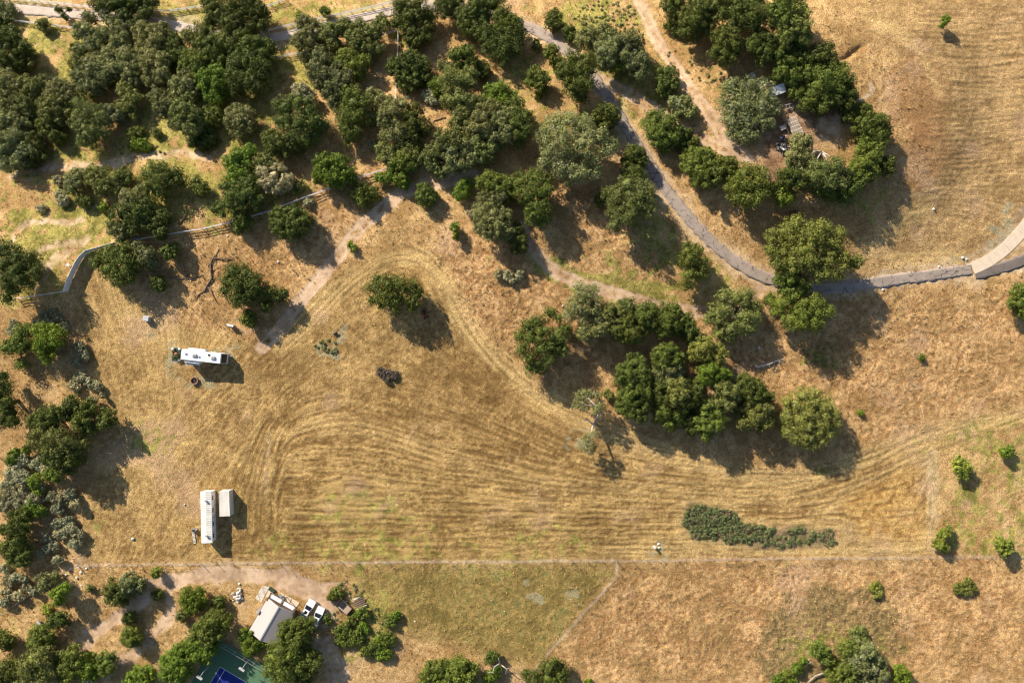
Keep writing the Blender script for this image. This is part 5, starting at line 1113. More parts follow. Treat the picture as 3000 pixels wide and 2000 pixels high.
for nm, (x, y), lb in (('storage_box', (25, 66), 'white storage box at the far corner of the green mat'), ('storage_box', (87, 66), 'white storage box between the green mat and the motorhome'), ('storage_box', (82, 170), 'white storage box below the green mat by the motorhome')):
    t = thing(nm, *T(1, 2, x, y), lb, 'box', 0.1); bbox('box_body', (0.55, 0.5, 0.5), (0, 0, 0.25), M['white'], t, bev=0.03); bbox('lid', (0.6, 0.55, 0.08), (0, 0, 0.54), M['offwhite'], t, bev=0.02)
for k, (x, y, s) in enumerate(((38, 95, 0.8), (42, 145, 0.9), (75, 145, 0.7))):
    t = thing('potted_plant', *T(1, 2, x, y), ['leafy potted plant at the top of the green mat', 'leafy potted plant at the lower left of the green mat', 'leafy potted plant at the lower right of the green mat'][k], 'plant', dz=0.04)
    tubes('pot', [([(0, 0, 0), (0, 0, 0.35)], [0.16, 0.24])], M['terracotta'], t, n=12)
    me, n = crown_mesh('foliage', [(0, 0, 0.75, 0.5*s, 0.45*s)], LEAF['dark'], 0.3, 0.2, 14, 0, 77+k); link(bpy.data.objects.new('foliage', me), t)
t = thing('fire_ring', *T(1, 2, 223, 360), 'round fire ring of reddish blocks below the motorhome', 'fire pit')
for ring, (rr_, zz) in enumerate(((0.85, 0.14), (0.85, 0.42))):
    for k in range(14):
        a = (k+ring*0.5)*2*math.pi/14; box('block', (0.34, 0.24, 0.26), (rr_*math.cos(a), rr_*math.sin(a), zz), M['brick'], t, rot=(0, 0, a+math.pi/2), bevel=0.06)
cyl('ash_bed', 0.7, 0.1, (0, 0, 0.06), M['ash'], t, n=18)
for k in range(3): tubes('charred_log', [([(-0.4*math.cos(k*1.1), -0.4*math.sin(k*1.1), 0.18), (0.4*math.cos(k*1.1), 0.4*math.sin(k*1.1), 0.2+0.05*k)], [0.06, 0.05])], M['deadwood'], t)

# ------------------------------------------------------------------ mobile home and container
t = thing('mobile_home', 603.8, 1515, 'long white mobile home with ribbed roof beside the cream container', 'mobile home', pang(3.6, 150), z=3.0)
box('wall', (12.1, 2.44, 2.3), (0, 0, 1.65), M['white'], t); box('skirt', (12.0, 2.36, 0.55), (0, 0, 0.25), M['lightgrey'], t)
prof = [(-1.32, 2.80), (0, 2.96), (1.32, 2.80), (1.32, 2.86), (0, 3.02), (-1.32, 2.86)]
rf = poly('roof', [(s*6.2, y, z) for s in (-1, 1) for y, z in prof], [tuple(range(6)), tuple(range(11, 5, -1))]+[(i, i+6, (i+1) % 6+6, (i+1) % 6) for i in range(6)], M['offwhite'], t)
for k in range(24):
    for s in (-1, 1): box('roof_rib', (0.07, 1.30, 0.05), (-6.0+k*12.0/23, s*0.65, 2.955), M['white'] if k % 3 else M['offwhite'], t, rot=(-s*0.121, 0, 0))
for x in (-4.0, 4.4): a_ = box('roof_vent', (0.35, 0.35, 0.4), (x, 0.1, 3.15), M['lightgrey'], t); box('vent_cap', (1.35, 1.35, 0.2), (0, 0, 0.55), M['grey'], a_)
for x in (-4.5, -1.5, 1.8, 4.6):
    for s in (-1, 1): w_ = box('window', (1.0, 0.03, 0.7), (x, s*1.232, 1.9), M['glass'], t); box('frame', (1.12, 0.6, 1.15), (0, -s*0.4, 0), M['lightgrey'], w_)
box('door', (0.8, 0.05, 1.9), (0.2, 1.235, 1.5), M['lightgrey'], t)
for k in range(38): box('siding_batten', (0.05, 0.03, 2.2), (-5.9+k*11.8/37, 1.236, 1.65), M['offwhite'], t)
t = thing('shipping_container', 657, 1475.5, 'short cream shipping container standing right of the mobile home', 'container', pang(2.5, 77), z=2.6)
box('shell', (6.0, 2.34, 2.45), (0, 0, 1.32), M['offwhite'], t)
for k in range(26):
    for s in (-1, 1): box('wall_rib', (0.11, 0.05, 2.3), (-2.88+k*5.76/25, s*1.19, 1.32), M['offwhite'], t)
    box('roof_rib', (0.1, 2.2, 0.03), (-2.88+k*5.76/25, 0, 2.558), M['offwhite'], t)
for s in (-1, 1): box('side_rail', (6.06, 0.1, 0.14), (0, s*1.19, 2.53), M['offwhite'], t); box('base_rail', (6.06, 0.12, 0.16), (0, s*1.19, 0.12), M['offwhite'], t); box('door_leaf', (0.05, 1.1, 2.3), (-3.02, s*0.57, 1.32), M['offwhite'], t)
for y in (-0.8, -0.3, 0.3, 0.8): cyl('lock_rod', 0.025, 2.3, (-3.07, y, 1.32), M['grey'], t)
t = thing('gas_tank', *T(1, 2, 405, 1535), 'white gas tank between the mobile home and the container', 'tank', pang(0.05, 1))
cyl('tank_shell', 0.32, 1.5, (0, 0, 0.6), M['white'], t, rot=(0, math.pi/2, 0), n=14)
for x in (-0.5, 0.5): box('saddle', (0.12, 0.5, 0.4), (x, 0, 0.2), M['grey'], t)
cyl('valve_cover', 0.1, 0.2, (0, 0, 0.98), M['grey'], t)
t = thing('drying_rack', *T(1, 2, 405, 1463), 'small white metal rack beside the mobile home', 'rack', 0.3)
for x, y in ((-.4, -.35), (.4, -.35), (.4, .35), (-.4, .35)): cyl('leg', 0.03, 0.9, (x, y, 0.45), M['white'], t)
for y in (-.35, .35): box('rail', (0.9, 0.05, 0.05), (0, y, 0.92), M['white'], t)
for x in (-.4, 0, .4): box('rail', (0.05, 0.8, 0.05), (x, 0, 0.97), M['white'], t)
t = thing('wooden_ladder', *T(1, 3, 216, 232), 'wooden ladder lying left of the mobile home', 'ladder', pang(20, 110))
for s in (-1, 1): box('stile', (3.0, 0.08, 0.12), (0, s*0.26, 0.12), M['palewood'], t)
for k in range(9): box('rung', (0.14, 0.5, 0.06), (-1.3+k*0.325, 0, 0.15), M['white'], t)
t = thing('cooling_unit', *T(1, 3, 222, 160), 'grey cooling unit left of the mobile home', 'cooler', 0.4)
bbox('case', (0.8, 0.8, 0.8), (0, 0, 0.42), M['grey'], t, bev=0.06); cyl('fan_guard', 0.3, 0.04, (0, 0, 0.84), M['black'], t, n=16); box('duct', (0.4, 0.4, 0.5), (0.5, 0, 0.3), M['lightgrey'], t)
t = thing('red_crate', *T(1, 2, 370, 1367), 'red crate at the upper end of the mobile home', 'crate'); box('floor', (0.6, 0.45, 0.04), (0, 0, 0.03), M['redpaint'], t)
for s in (-1, 1): box('side', (0.6, 0.03, 0.35), (0, s*0.22, 0.2), M['redpaint'], t); box('side', (0.03, 0.4, 0.35), (s*0.29, 0, 0.2), M['redpaint'], t)

# ------------------------------------------------------------------ house, patio, cars
a_h = pang(-170, 300)
t = thing('house', *T(1, 3, 908, 1022), 'house with pale ribbed metal gable roof beside the two pickups', 'house', a_h, z=4.1)
W1, W2, LN = 3.55, 3.95, 4.6
poly('wall', [(x, y, z) for x in (-LN+0.35, LN-0.35) for y, z in ((-W1+0.4, -0.2), (W2-0.4, -0.2), (W2-0.4, 2.72), (0, 3.92), (-W1+0.4, 2.72))], [(0, 1, 2, 3, 4), (9, 8, 7, 6, 5)]+[(i, i+5, (i+1) % 5+5, (i+1) % 5) for i in range(5)], M['wallcream'], t)
for s, wd in ((-1, W1), (1, W2)):
    drop = wd*0.36; ze = 4.1-drop; an = math.atan2(drop, wd); ln = math.hypot(drop, wd)
    rf = box('roof_slope', (2*LN, ln, 0.09), (0, s*wd/2, (4.1+ze)/2), M['roofmetal'], t, rot=(-s*an, 0, 0))
    for k in range(24): box('roof_seam', (0.035, ln-0.02, 0.05), (-LN+0.1+k*(2*LN-0.2)/23, s*(wd/2+0.022*s*0), (4.1+ze)/2+0.066), M['roofmetal'], t, rot=(-s*an, 0, 0))
    box('gutter', (2*LN, 0.12, 0.12), (0, s*(wd+0.07), ze-0.08), M['brownbeam'], t)
box('ridge_cap', (2*LN+0.05, 0.3, 0.06), (0, 0, 4.145), M['grey'], t)
for x, y, ry in ((-LN+0.33, -1.6, 0), (-LN+0.33, 2.0, 0)): w_ = box('window', (0.05, 1.4, 1.2), (x, y, 1.6), M['glass'], t); box('frame', (0.6, 1.12, 1.12), (0.3, 0, 0), M['brownbeam'], w_)
box('door', (0.06, 1.0, 2.1), (-LN+0.33, 0.3, 1.05), M['brownbeam'], t)
for x in (-2, 1.5): w_ = box('window', (1.3, 0.05, 1.1), (x, -W1+0.39, 1.6), M['glass'], t); box('frame', (1.1, 0.6, 1.12), (0, 0.3, 0), M['brownbeam'], w_)
bbox('chimney', (0.9, 0.8, 3.4), (-0.6, -W1-0.35, 1.6), M['stone'], t, bev=0.05)
# pergola at the upper end of the house
t = thing('pergola', *T(1, 3, 1015, 838), 'brown beam pergola with white roof panels at the house front', 'pergola', a_h, z=2.8)
for y in (-3.3, 0.1, 3.6):
    for x in (-0.85, 0.75): cyl('post', 0.09, 2.75, (x, y, 1.37), M['brownbeam'], t)
    box('rafter', (2.2, 0.28, 0.2), (-0.05, y, 2.95), M['brownbeam'], t)
for x in (-0.95, 0.85): box('beam', (0.2, 7.4, 0.2), (x, 0.15, 2.78), M['brownbeam'], t)
for k in range(4): box('roof_board', (0.2, 7.3, 0.05), (0.12+k*0.21, 0.15, 2.93), M['brownbeam'], t)
for y in (-1.6, 1.85): box('roof_panel', (0.95, 2.75, 0.05), (-0.50, y, 2.93), M['white'], t)
def pave(name, corners, label, mat, nx_, ny_, jitter, cat='patio'):
    q = [np.array(wp(*T(1, 3, *c_))) for c_ in corners]; cen = sum(q)/4; zc = gz(*cen); root = bpy.data.objects.new(name, None); COL.objects.link(root); root.location = (*cen, zc); tag(root, label, cat, kind='structure')
    rr = random.Random(5)
    us = [0]+[(i+rr.uniform(-jitter, jitter))/nx_ for i in range(1, nx_)]+[1]
    for i in range(nx_):
        vs_ = [0]+[(j+rr.uniform(-jitter, jitter))/ny_ for j in range(1, ny_)]+[1]
        for j in range(ny_):
            g = 0.012; u0, u1, v0, v1 = us[i]+g, us[i+1]-g, vs_[j]+g, vs_[j+1]-g
            f = lambda u, v: (q[0]*(1-u)*(1-v)+q[1]*u*(1-v)+q[2]*u*v+q[3]*(1-u)*v)-cen
            zz = 0.055+rr.uniform(0, 0.012); c4 = [f(u0, v0), f(u1, v0), f(u1, v1), f(u0, v1)]
            poly('paving_stone' if jitter else 'slab', [(*p, zz) for p in c4]+[(*p, -0.1) for p in c4], [(0, 1, 2, 3), (0, 4, 5, 1), (1, 5, 6, 2), (2, 6, 7, 3), (3, 7, 4, 0)], mat if (i*3+j) % 4 else M['palewood'] if jitter else mat, root)
pave('stone_patio', [(842, 676), (908, 682), (832, 828), (776, 790)], 'flagstone patio at the upper left of the house', M['palestone'], 4, 7, 0.22)
pave('concrete_patio', [(908, 680), (1186, 828), (1145, 902), (872, 770)], 'pale concrete patio under the pergola', M['concrete'], 4, 1, 0)
t = thing('garden_bench', *T(1, 3, 940, 708), 'long dark green covered bench on the concrete patio', 'bench', pang(60, 42)); bbox('cover', (1.9, 0.8, 0.85), (0, 0, 0.5), M['mat'], t, bev=0.15); 
for x in (-.8, .8): box('leg', (0.08, 0.6, 0.14), (x, 0, 0.07), M['black'], t)
for k, (x, y, lb) in enumerate(((992, 738, 'yellow garden chair on the concrete patio'), (1035, 775, 'dark garden chair on the concrete patio'))):
    t = thing('garden_chair', *T(1, 3, x, y), lb, 'chair', 0.5+k); mt = M['yellow'] if k == 0 else M['grey']
    box('seat', (0.55, 0.55, 0.07), (0, 0, 0.45), mt, t); box('backrest', (0.07, 0.55, 0.5), (-0.27, 0, 0.72), mt, t, rot=(0, -0.2, 0))
    for sx in (-.22, .22):
        for sy in (-.22, .22): cyl('leg', 0.03, 0.45, (sx, sy, 0.22), mt, t, n=6)
t = thing('garden_table', *T(1, 3, 1012, 756), 'round dark table on the concrete patio', 'table'); cyl('table_top', 0.5, 0.05, (0, 0, 0.72), M['grey'], t, n=18); cyl('stem', 0.05, 0.7, (0, 0, 0.36), M['black'], t); cyl('foot', 0.28, 0.04, (0, 0, 0.03), M['black'], t, n=12)
def pickup(px, py, dx, dy, label):
    t = thing('pickup_truck', px, py, label, 'pickup', pang(dx, dy), 'parked pickups', z=0.9); Wd = 0.97
    prof = [(-2.85, 0.45), (2.75, 0.45), (2.88, 0.7), (2.82, 1.02), (1.25, 1.14), (-2.85, 1.12)]
    nv = len(prof)
    poly('body', [(x, s*(Wd-0.06*(abs(x) > 2.8)), z) for s in (-1, 1) for x, z in prof], [tuple(range(nv))[::-1], tuple(range(nv, 2*nv))]+[(i, (i+1) % nv, (i+1) % nv+nv, i+nv) for i in range(nv)], M['white'], t)
    cb = [(1.35, 1.10, 0.93), (0.55, 1.82, 0.74), (-0.75, 1.84, 0.74), (-1.05, 1.10, 0.93)]
    poly('cab', [(x, s*w_, z) for s in (-1, 1) for x, z, w_ in cb], [(0, 1, 2, 3), (7, 6, 5, 4), (0, 4, 5, 1), (1, 5, 6, 2), (2, 6, 7, 3)], M['white'], t)
    poly('windshield', [(1.30, -0.84, 1.16), (1.30, 0.84, 1.16), (0.60, 0.68, 1.80), (0.60, -0.68, 1.80)], [(0, 1, 2, 3)], M['glass'], t).location = (0.012, 0, 0.012)
    poly('rear_window', [(-1.03, -0.8, 1.2), (-1.03, 0.8, 1.2), (-0.80, 0.66, 1.76), (-0.80, -0.66, 1.76)], [(0, 3, 2, 1)], M['glass'], t).location = (-0.012, 0, 0.004)
    for s in (-1, 1):
        poly('side_window', [(1.12, s*0.905, 1.2), (0.55, s*0.765, 1.76), (-0.7, s*0.765, 1.76), (-0.9, s*0.905, 1.2)], [(0, 1, 2, 3)], M['glass'], t).location = (0, s*0.014, 0)
        box('headlight', (0.1, 0.35, 0.18), (2.82, s*0.72, 0.85), M['lightgrey'], t); box('tail_light', (0.06, 0.14, 0.4), (-2.86, s*0.86, 0.9), M['redpaint'], t)
        box('mirror', (0.14, 0.22, 0.16), (1.0, s*1.06, 1.22), M['black'], t)
        for x in (-1.85, 1.85): wheel(t, (x, s*0.86, 0.38), 0.38, 0.26)
        box('bed_rail', (1.72, 0.1, 0.10), (-1.98, s*0.90, 1.17), M['white'], t)
    box('bed_liner', (1.6, 1.66, 0.02), (-1.97, 0, 1.135), M['lightgrey'], t); box('tailgate', (0.09, 1.7, 0.1), (-2.80, 0, 1.17), M['white'], t)
    box('sunroof', (0.75, 0.7, 0.02), (-0.15, 0, 1.846), M['glass'], t); box('bumper', (0.16, 1.8, 0.2), (2.86, 0, 0.5), M['grey'], t)
pickup(*T(1, 3, 1252, 902), 95, -165, 'white pickup truck parked nearer the house')
pickup(*T(1, 3, 1343, 972), 75, -175, 'white pickup truck parked farther from the house, half under the tree')

# ------------------------------------------------------------------ tennis court
x0, y0 = wp(*T(1, 3, 455, 1415)); zc = gz(x0, y0)
t = bpy.data.objects.new('tennis_court', None); COL.objects.link(t); t.location = (x0, y0, zc); t.rotation_euler = (0, 0, pang(0.86, 0.51)); tag(t, 'green court with a blue playing area and white lines', 'court', kind='structure')
box('surround', (19.2, 23.7, 0.5), (5.5, -6.15, -0.15), M['courtgreen'], t); box('playing_area', (10.97, 18, 0.05), (5.485, -9.0, 0.081), M['courtblue'], t)
box('baseline', (11.07, 0.09, 0.05), (5.485, -0.02, 0.085), M['white'], t)
for x in (0, 1.37, 9.6, 10.97): box('side_line', (0.08, 17.9, 0.05), (x, -9.02, 0.0848), M['white'], t)
box('service_line', (8.2, 0.08, 0.05), (5.485, -5.48, 0.0852), M['white'], t)
t = bpy.data.objects.new('court_fence', None); COL.objects.link(t); t.location = (x0, y0, zc); t.rotation_euler = (0, 0, pang(0.86, 0.51)); tag(t, 'thin metal fence along the upper edge of the court', 'fence')
for k in range(8): cyl('post', 0.035, 2.4, (-4.0+k*2.7, 5.62, 1.3), M['lightgrey'], t, n=7)
for z in (0.2, 1.3, 2.5): box('rail', (18.9, 0.04, 0.04), (5.45, 5.62, z), M['lightgrey'], t)
def hoop(px, py, dx, dy, label):
    t = thing('basketball_hoop', px, py, label, 'hoop', pang(dx, dy), dz=0.1)
    cyl('pole', 0.07, 3.2, (0, 0, 1.6), M['lightgrey'], t); tubes('arm', [([(0, 0, 2.9), (0.7, 0, 3.2), (1.2, 0, 3.2)], [0.05, 0.05, 0.05])], M['lightgrey'], t)
    box('backboard', (0.05, 1.5, 1.0), (1.22, 0, 3.3), M['white'], t)
    pts = [(1.5+0.23*math.cos(a*0.6283), 0.23*math.sin(a*0.6283), 3.05) for a in range(11)]; tubes('rim', [(pts, [0.018]*11)], M['redpaint'], t, n=5)
hoop(*T(1, 3, 345, 1420), -40, 60, 'white basketball hoop at the left of the court')
hoop(*T(1, 3, 725, 1345), -40, 60, 'white basketball hoop at the right of the court')

# ------------------------------------------------------------------ trailers, logs, farm things
t = thing('flatbed_trailer', *T(2, 3, 30, 857), 'brown open trailer beside the log stack', 'trailer', pang(100, 90))
for k in range(9): box('floor_plank', (3.5, 0.22, 0.06), (0, -0.92+k*0.23, 0.62), M['wood'] if k % 2 else M['palewood'], t)
for s in (-1, 1):
    box('side_board', (3.5, 0.06, 0.4), (0, s*1.06, 0.83), M['brownbeam'], t); box('end_board', (0.06, 2.1, 0.4), (s*1.75, 0, 0.83), M['brownbeam'], t); wheel(t, (-0.3, s*1.25, 0.36), 0.36, 0.22)
box('chassis', (3.3, 0.2, 0.16), (0, 0.6, 0.5), M['rust'], t); box('chassis', (3.3, 0.2, 0.16), (0, -0.6, 0.5), M['rust'], t); box('tongue', (1.4, 0.12, 0.12), (-2.4, 0, 0.5), M['rust'], t); box('load', (1.5, 1.5, 0.25), (-0.85, 0.1, 0.78), M['black'], t)
for k in range(6):
    a_ = pang(110, -48); px_, py_ = T(2, 3, 143+k*9.5, 788+k*16)
    t = thing('log', px_, py_, ['short white log at the upper end of the log stack', 'brown log, second from the top of the log stack', 'brown log, third from the top of the log stack', 'brown log, fourth from the top of the log stack', 'brown log, fifth from the top of the log stack', 'pinkish log at the lower end of the log stack'][k], 'log', a_, 'stacked logs')
    ln = 1.5 if k == 0 else 2.9-0.2*(k % 2); r_ = 0.2 if k else 0.18
    tubes('trunk', [([(-ln/2, 0, r_), (0, 0.03, r_), (ln/2, -0.02, r_*0.95)], [r_, r_*1.02, r_*0.9])], M['offwhite'] if k == 0 else M['deadwood'] if k < 5 else M['palewood'], t, n=10)
    for s in (-1, 1): cyl('cut_end', r_*0.8, 0.02, (s*(ln/2+0.004), 0, r_), M['palewood'], t, rot=(0, math.pi/2, 0), n=10)
t = thing('rusty_trailer', *T(4, 1, 1020, 402), 'rusty red trailer frame in the grass above the widest roadside oak', 'trailer', pang(110, 12))
for s in (-1, 1): box('side_beam', (2.9, 0.16, 0.3), (0, s*0.55, 0.62), M['rust'], t); wheel(t, (0.1, s*0.78, 0.36), 0.36, 0.2)
for k in range(6): box('cross_beam', (0.14, 1.1, 0.12), (-1.35+k*0.54, 0, 0.62), M['rust'] if k % 2 else M['brownbeam'], t)
box('head_board', (0.1, 1.25, 0.7), (-1.45, 0, 0.85), M['rust'], t); box('tongue', (1.2, 0.12, 0.1), (1.9, 0, 0.5), M['rust'], t)
t = thing('small_tractor', *T(2, 1, 772, 1315), 'faded red small tractor in the shade right of the lone field oak', 'tractor', pang(35, 100))
bbox('hood', (1.1, 0.6, 0.55), (0.65, 0, 0.85), M['redpaint'], t, bev=0.08); box('chassis', (2.1, 0.4, 0.25), (0.1, 0, 0.5), M['rust'], t)
for s in (-1, 1): wheel(t, (-0.6, s*0.62, 0.52), 0.52, 0.28); wheel(t, (0.95, s*0.55, 0.32), 0.32, 0.2); box('fender', (0.8, 0.3, 0.06), (-0.6, s*0.62, 1.1), M['redpaint'], t)
bbox('seat', (0.4, 0.45, 0.12), (-0.65, 0, 0.95), M['black'], t, bev=0.04); box('backrest', (0.08, 0.45, 0.4), (-0.88, 0, 1.15), M['black'], t); cyl('steering_wheel', 0.2, 0.04, (-0.05, 0, 1.3), M['black'], t, rot=(0, -0.5, 0), n=12)
t = thing('utility_box', *T(0, 1, 1340, 1357), 'pale green utility box standing alone left of the motorhome field', 'utility box', pang(1, 0.25), z=1.0)
bbox('cabinet', (1.35, 1.15, 1.05), (0, 0, 0.55), M['teal'], t, bev=0.05); bbox('lid', (1.42, 1.22, 0.12), (0, 0, 1.12), M['lightgrey'], t, bev=0.04); box('plinth', (1.55, 1.35, 0.12), (0, 0, 0.04), M['concrete'], t)
t = thing('white_cabinet', *T(1, 1, 545, 1420), 'narrow white-topped cabinet casting a long shadow above the motorhome', 'cabinet', pang(60, 15), z=1.3)
box('case', (1.45, 0.36, 1.2), (0, 0, 0.62), M['grey'], t); box('top_board', (1.6, 0.5, 0.06), (0, 0, 1.25), M['white'], t)
for x in (-.6, .6): box('foot', (0.1, 0.4, 0.1), (x, 0, 0.04), M['brownbeam'], t)
t = thing('white_chair', *T(0, 1, 637, 866), 'white plastic chair in the grass beside the white panel fence', 'chair', 0.6)
box('seat', (0.6, 0.6, 0.06), (0, 0, 0.45), M['white'], t); box('backrest', (0.06, 0.6, 0.55), (-0.3, 0, 0.72), M['white'], t, rot=(0, -0.2, 0))
for sx in (-.25, .25):
    for sy in (-.25, .25): cyl('leg', 0.03, 0.45, (sx, sy, 0.22), M['white'], t, n=6)
for s in (-1, 1): box('armrest', (0.5, 0.08, 0.04), (0, s*0.32, 0.66), M['white'], t)
t = thing('water_standpipe', *T(3, 3, 1310, 318), 'white water standpipe among stones above the wire fence', 'standpipe', z=0.5)
cyl('pipe', 0.28, 1.0, (0, 0, 0.5), M['white'], t, n=14); cyl('cap', 0.33, 0.12, (0, 0, 1.04), M['palestone'], t, n=14); box('outlet', (0.5, 0.12, 0.12), (0.35, 0, 0.6), M['grey'], t)
STN = [(3, 3, 1345, 290, 0.5, 'pale stone beside the white standpipe, upper one'), (3, 3, 1350, 325, 0.45, 'pale stone beside the white standpipe, lower one'), (1, 1, 525, 597, 0.45, 'small white stone just below the long rail fence'), (1, 1, 990, 838, 0.5, 'white stone in the open grass below the long rail fence'),
       (0, 3, 1222, 245, 0.7, 'upright white stone in the mown field left of the ladder'), (0, 3, 745, 552, 0.55, 'round pale stone below the wire fence, right one'), (0, 3, 708, 598, 0.55, 'round pale stone below the wire fence, left one'), (0, 3, 605, 570, 0.5, 'white stone on the wire fence line at lower left'), (0, 3, 795, 515, 0.45, 'white stone just under the start of the bottom wire fence'), (0, 3, 750, 672, 0.4, 'small pale stone above the dirt drive at lower left'),
       (5, 1, 785, 882, 0.45, 'white stone on the upper verge of the asphalt road'), (5, 1, 1000, 800, 0.6, 'pale stone above the start of the concrete drive'), (5, 1, 1040, 815, 0.5, 'pale stone nearest the start of the concrete drive'), (5, 1, 270, 1095, 0.5, 'pale stone on the lower verge of the asphalt road'), (5, 1, 735, 355, 0.6, 'pale flat stone in the grass above the asphalt road'), (2, 0, 615, 890, 0.6, 'pale stone below the round dark oak beside the upright fence'), (1, 2, 130, 1497, 0.4, 'small white stone left of the mobile home'), (2, 3, 675, 998, 0.35, 'tiny white stone in the olive meadow'), (4, 2, 700, 55, 0.6, 'pale stone in the shade above the grey fallen log')]
for k, (c_, r_, x, y, s, lb) in enumerate(STN):
    px_, py_ = T(c_, r_, x, y); X_, Y_ = wp(px_, py_); o = rock('stone', (s*1.2, s, s*0.8), (X_, Y_, gz(X_, Y_)+s*0.22), M['palestone'], None, k); tag(o, lb, 'stone', 'loose stones')
# rock pile beside the house
t = thing('rock_pile', *T(1, 3, 630, 745), 'pile of pale rocks left of the flagstone patio', 'rock pile'); rr = random.Random(3)
for k in range(34):
    a, d = rr.uniform(0, 6.28), abs(rr.gauss(0, 0.75)); s = rr.uniform(0.3, 0.75); rock('rock', (s*1.2, s, s*0.8), (d*math.cos(a)*1.0+0.35*d*math.sin(a), d*math.sin(a)*1.7, s*0.25+max(0, 0.35-0.3*d)), M['palestone'] if k % 3 else M['stone'], t, k)
# ---- yard under the grove
t = thing('metal_shed', *T(4, 0, 877, 825), 'small shed with white ribbed metal roof among the grove oaks', 'shed', pang(125, -45), z=2.2)
poly('wall', [(x, y, z) for x in (-1.65, 1.65) for y, z in ((-0.9, 0), (0.9, 0), (0.9, 2.15), (-0.9, 1.85))], [(0, 1, 2, 3), (7, 6, 5, 4)]+[(i, i+4, (i+1) % 4+4, (i+1) % 4) for i in range(4)], M['lightgrey'], t)
box('roof', (3.6, 2.15, 0.06), (0, 0, 2.06), M['white'], t, rot=(0.165, 0, 0))
for k in range(15): box('roof_rib', (0.05, 2.1, 0.05), (-1.7+k*3.4/14, 0, 2.10), M['lightgrey'], t, rot=(0.165, 0, 0))
box('door', (0.9, 0.05, 1.7), (0.4, -0.91, 0.88), M['grey'], t)
t = thing('timber_rack', *T(4, 0, 1035, 1165), 'long slatted timber rack below the small metal-roofed shed', 'rack', pang(85, 175), z=0.7)
for s in (-1, 0, 1): box('bearer', (4.9, 0.12, 0.16), (0, s*1.1, 0.5), M['brownbeam'], t)
for x in (-2.2, 0, 2.2):
    for s in (-1, 1): box('leg', (0.12, 0.12, 0.5), (x, s*1.1, 0.24), M['brownbeam'], t)
rr = random.Random(8)
for k in range(19): box('slat', (0.16, 2.5+rr.uniform(-.15, .35), 0.06), (-2.3+k*0.255, rr.uniform(-.1, .1), 0.62), M['palewood'] if k % 4 else M['offwhite'], t, rot=(0, 0, rr.uniform(-.05, .05)))
t = thing('wooden_crate', *T(4, 0, 912, 1180), 'grey wooden crate left of the slatted timber rack', 'crate', pang(60, -30))
for k in range(5): box('lid_board', (1.4, 0.2, 0.05), (0, -0.44+k*0.22, 0.66), M['greywood'], t)
for s in (-1, 1): box('side', (1.4, 0.05, 0.6), (0, s*0.52, 0.32), M['greywood'], t); box('end', (0.05, 1.0, 0.6), (s*0.68, 0, 0.32), M['greywood'], t)
t = thing('wooden_beam', *T(4, 0, 955, 1180), 'thin wooden beam lying between the crate and the timber rack', 'beam', pang(35, 105)); box('plank', (2.6, 0.14, 0.14), (0, 0, 0.1), M['palewood'], t); box('plank', (2.2, 0.1, 0.05), (0.1, 0.14, 0.06), M['wood'], t)
t = thing('picnic_table', *T(4, 0, 628, 715), 'weathered white picnic table above the pale grey oak', 'picnic table', 0.5)
for k in range(4): box('top_plank', (1.8, 0.18, 0.05), (0, -0.3+k*0.2, 0.75), M['offwhite'], t)
for s in (-1, 1): box('bench_plank', (1.8, 0.25, 0.05), (0, s*0.75, 0.45), M['offwhite'], t); tubes('leg', [([(s*0.7, -0.6, 0), (s*0.7, -0.15, 0.72)], [0.05, 0.05]), ([(s*0.7, 0.6, 0), (s*0.7, 0.15, 0.72)], [0.05, 0.05])], M['greywood'], t); box('brace', (0.08, 1.7, 0.08), (s*0.7, 0, 0.4), M['greywood'], t)
t = thing('white_sheet_stack', *T(4, 0, 728, 747), 'stack of white boards beside the small metal-roofed shed', 'boards', pang(60, -20))
for k in range(3): box('board', (1.7-0.1*k, 0.7, 0.05), (0.03*k, 0.04*k, 0.1+0.06*k), M['white'], t, rot=(0, 0, 0.06*k))
for x in (-.5, .5): box('bearer', (0.1, 0.7, 0.08), (x, 0, 0.03), M['wood'], t)
t = thing('boat_trailer', *T(4, 0, 985, 978), 'grey bare trailer frame below the small metal-roofed shed', 'trailer', pang(80, -25))
for s in (-1, 1): span('side_beam', (-1.3, s*0.55, 0.5), (0.9, s*0.4, 0.5), 0.1, 0.1, M['lightgrey'], t, Vector((0, 0, 0))); wheel(t, (-0.5, s*0.7, 0.3), 0.3, 0.18)
for x in (-1.1, -0.3, 0.5): box('cross_beam', (0.08, 1.0, 0.08), (x, 0, 0.5), M['grey'], t)
box('tongue', (1.2, 0.1, 0.1), (1.4, 0, 0.48), M['lightgrey'], t)
t = thing('scrap_pile', *T(4, 0, 918, 1345), 'dark scrap pile below the slatted timber rack', 'scrap pile'); rr = random.Random(4)
for k in range(60):
    a, d = rr.uniform(0, 6.28), rr.random()**0.6*1.5; sz = (rr.uniform(.15, .8), rr.uniform(.1, .4), rr.uniform(.08, .4))
    box('scrap', sz, (d*math.cos(a)*0.95, d*math.sin(a)*1.7, 0.1+max(0, 0.7-0.4*d)*rr.random()+sz[2]/2), rr.choice([M['black'], M['black'], M['ash'], M['grey'], M['bluegrey'], M['lightgrey']]), t, rot=(rr.uniform(-.5, .5), rr.uniform(-.5, .5), rr.uniform(0, 3)))
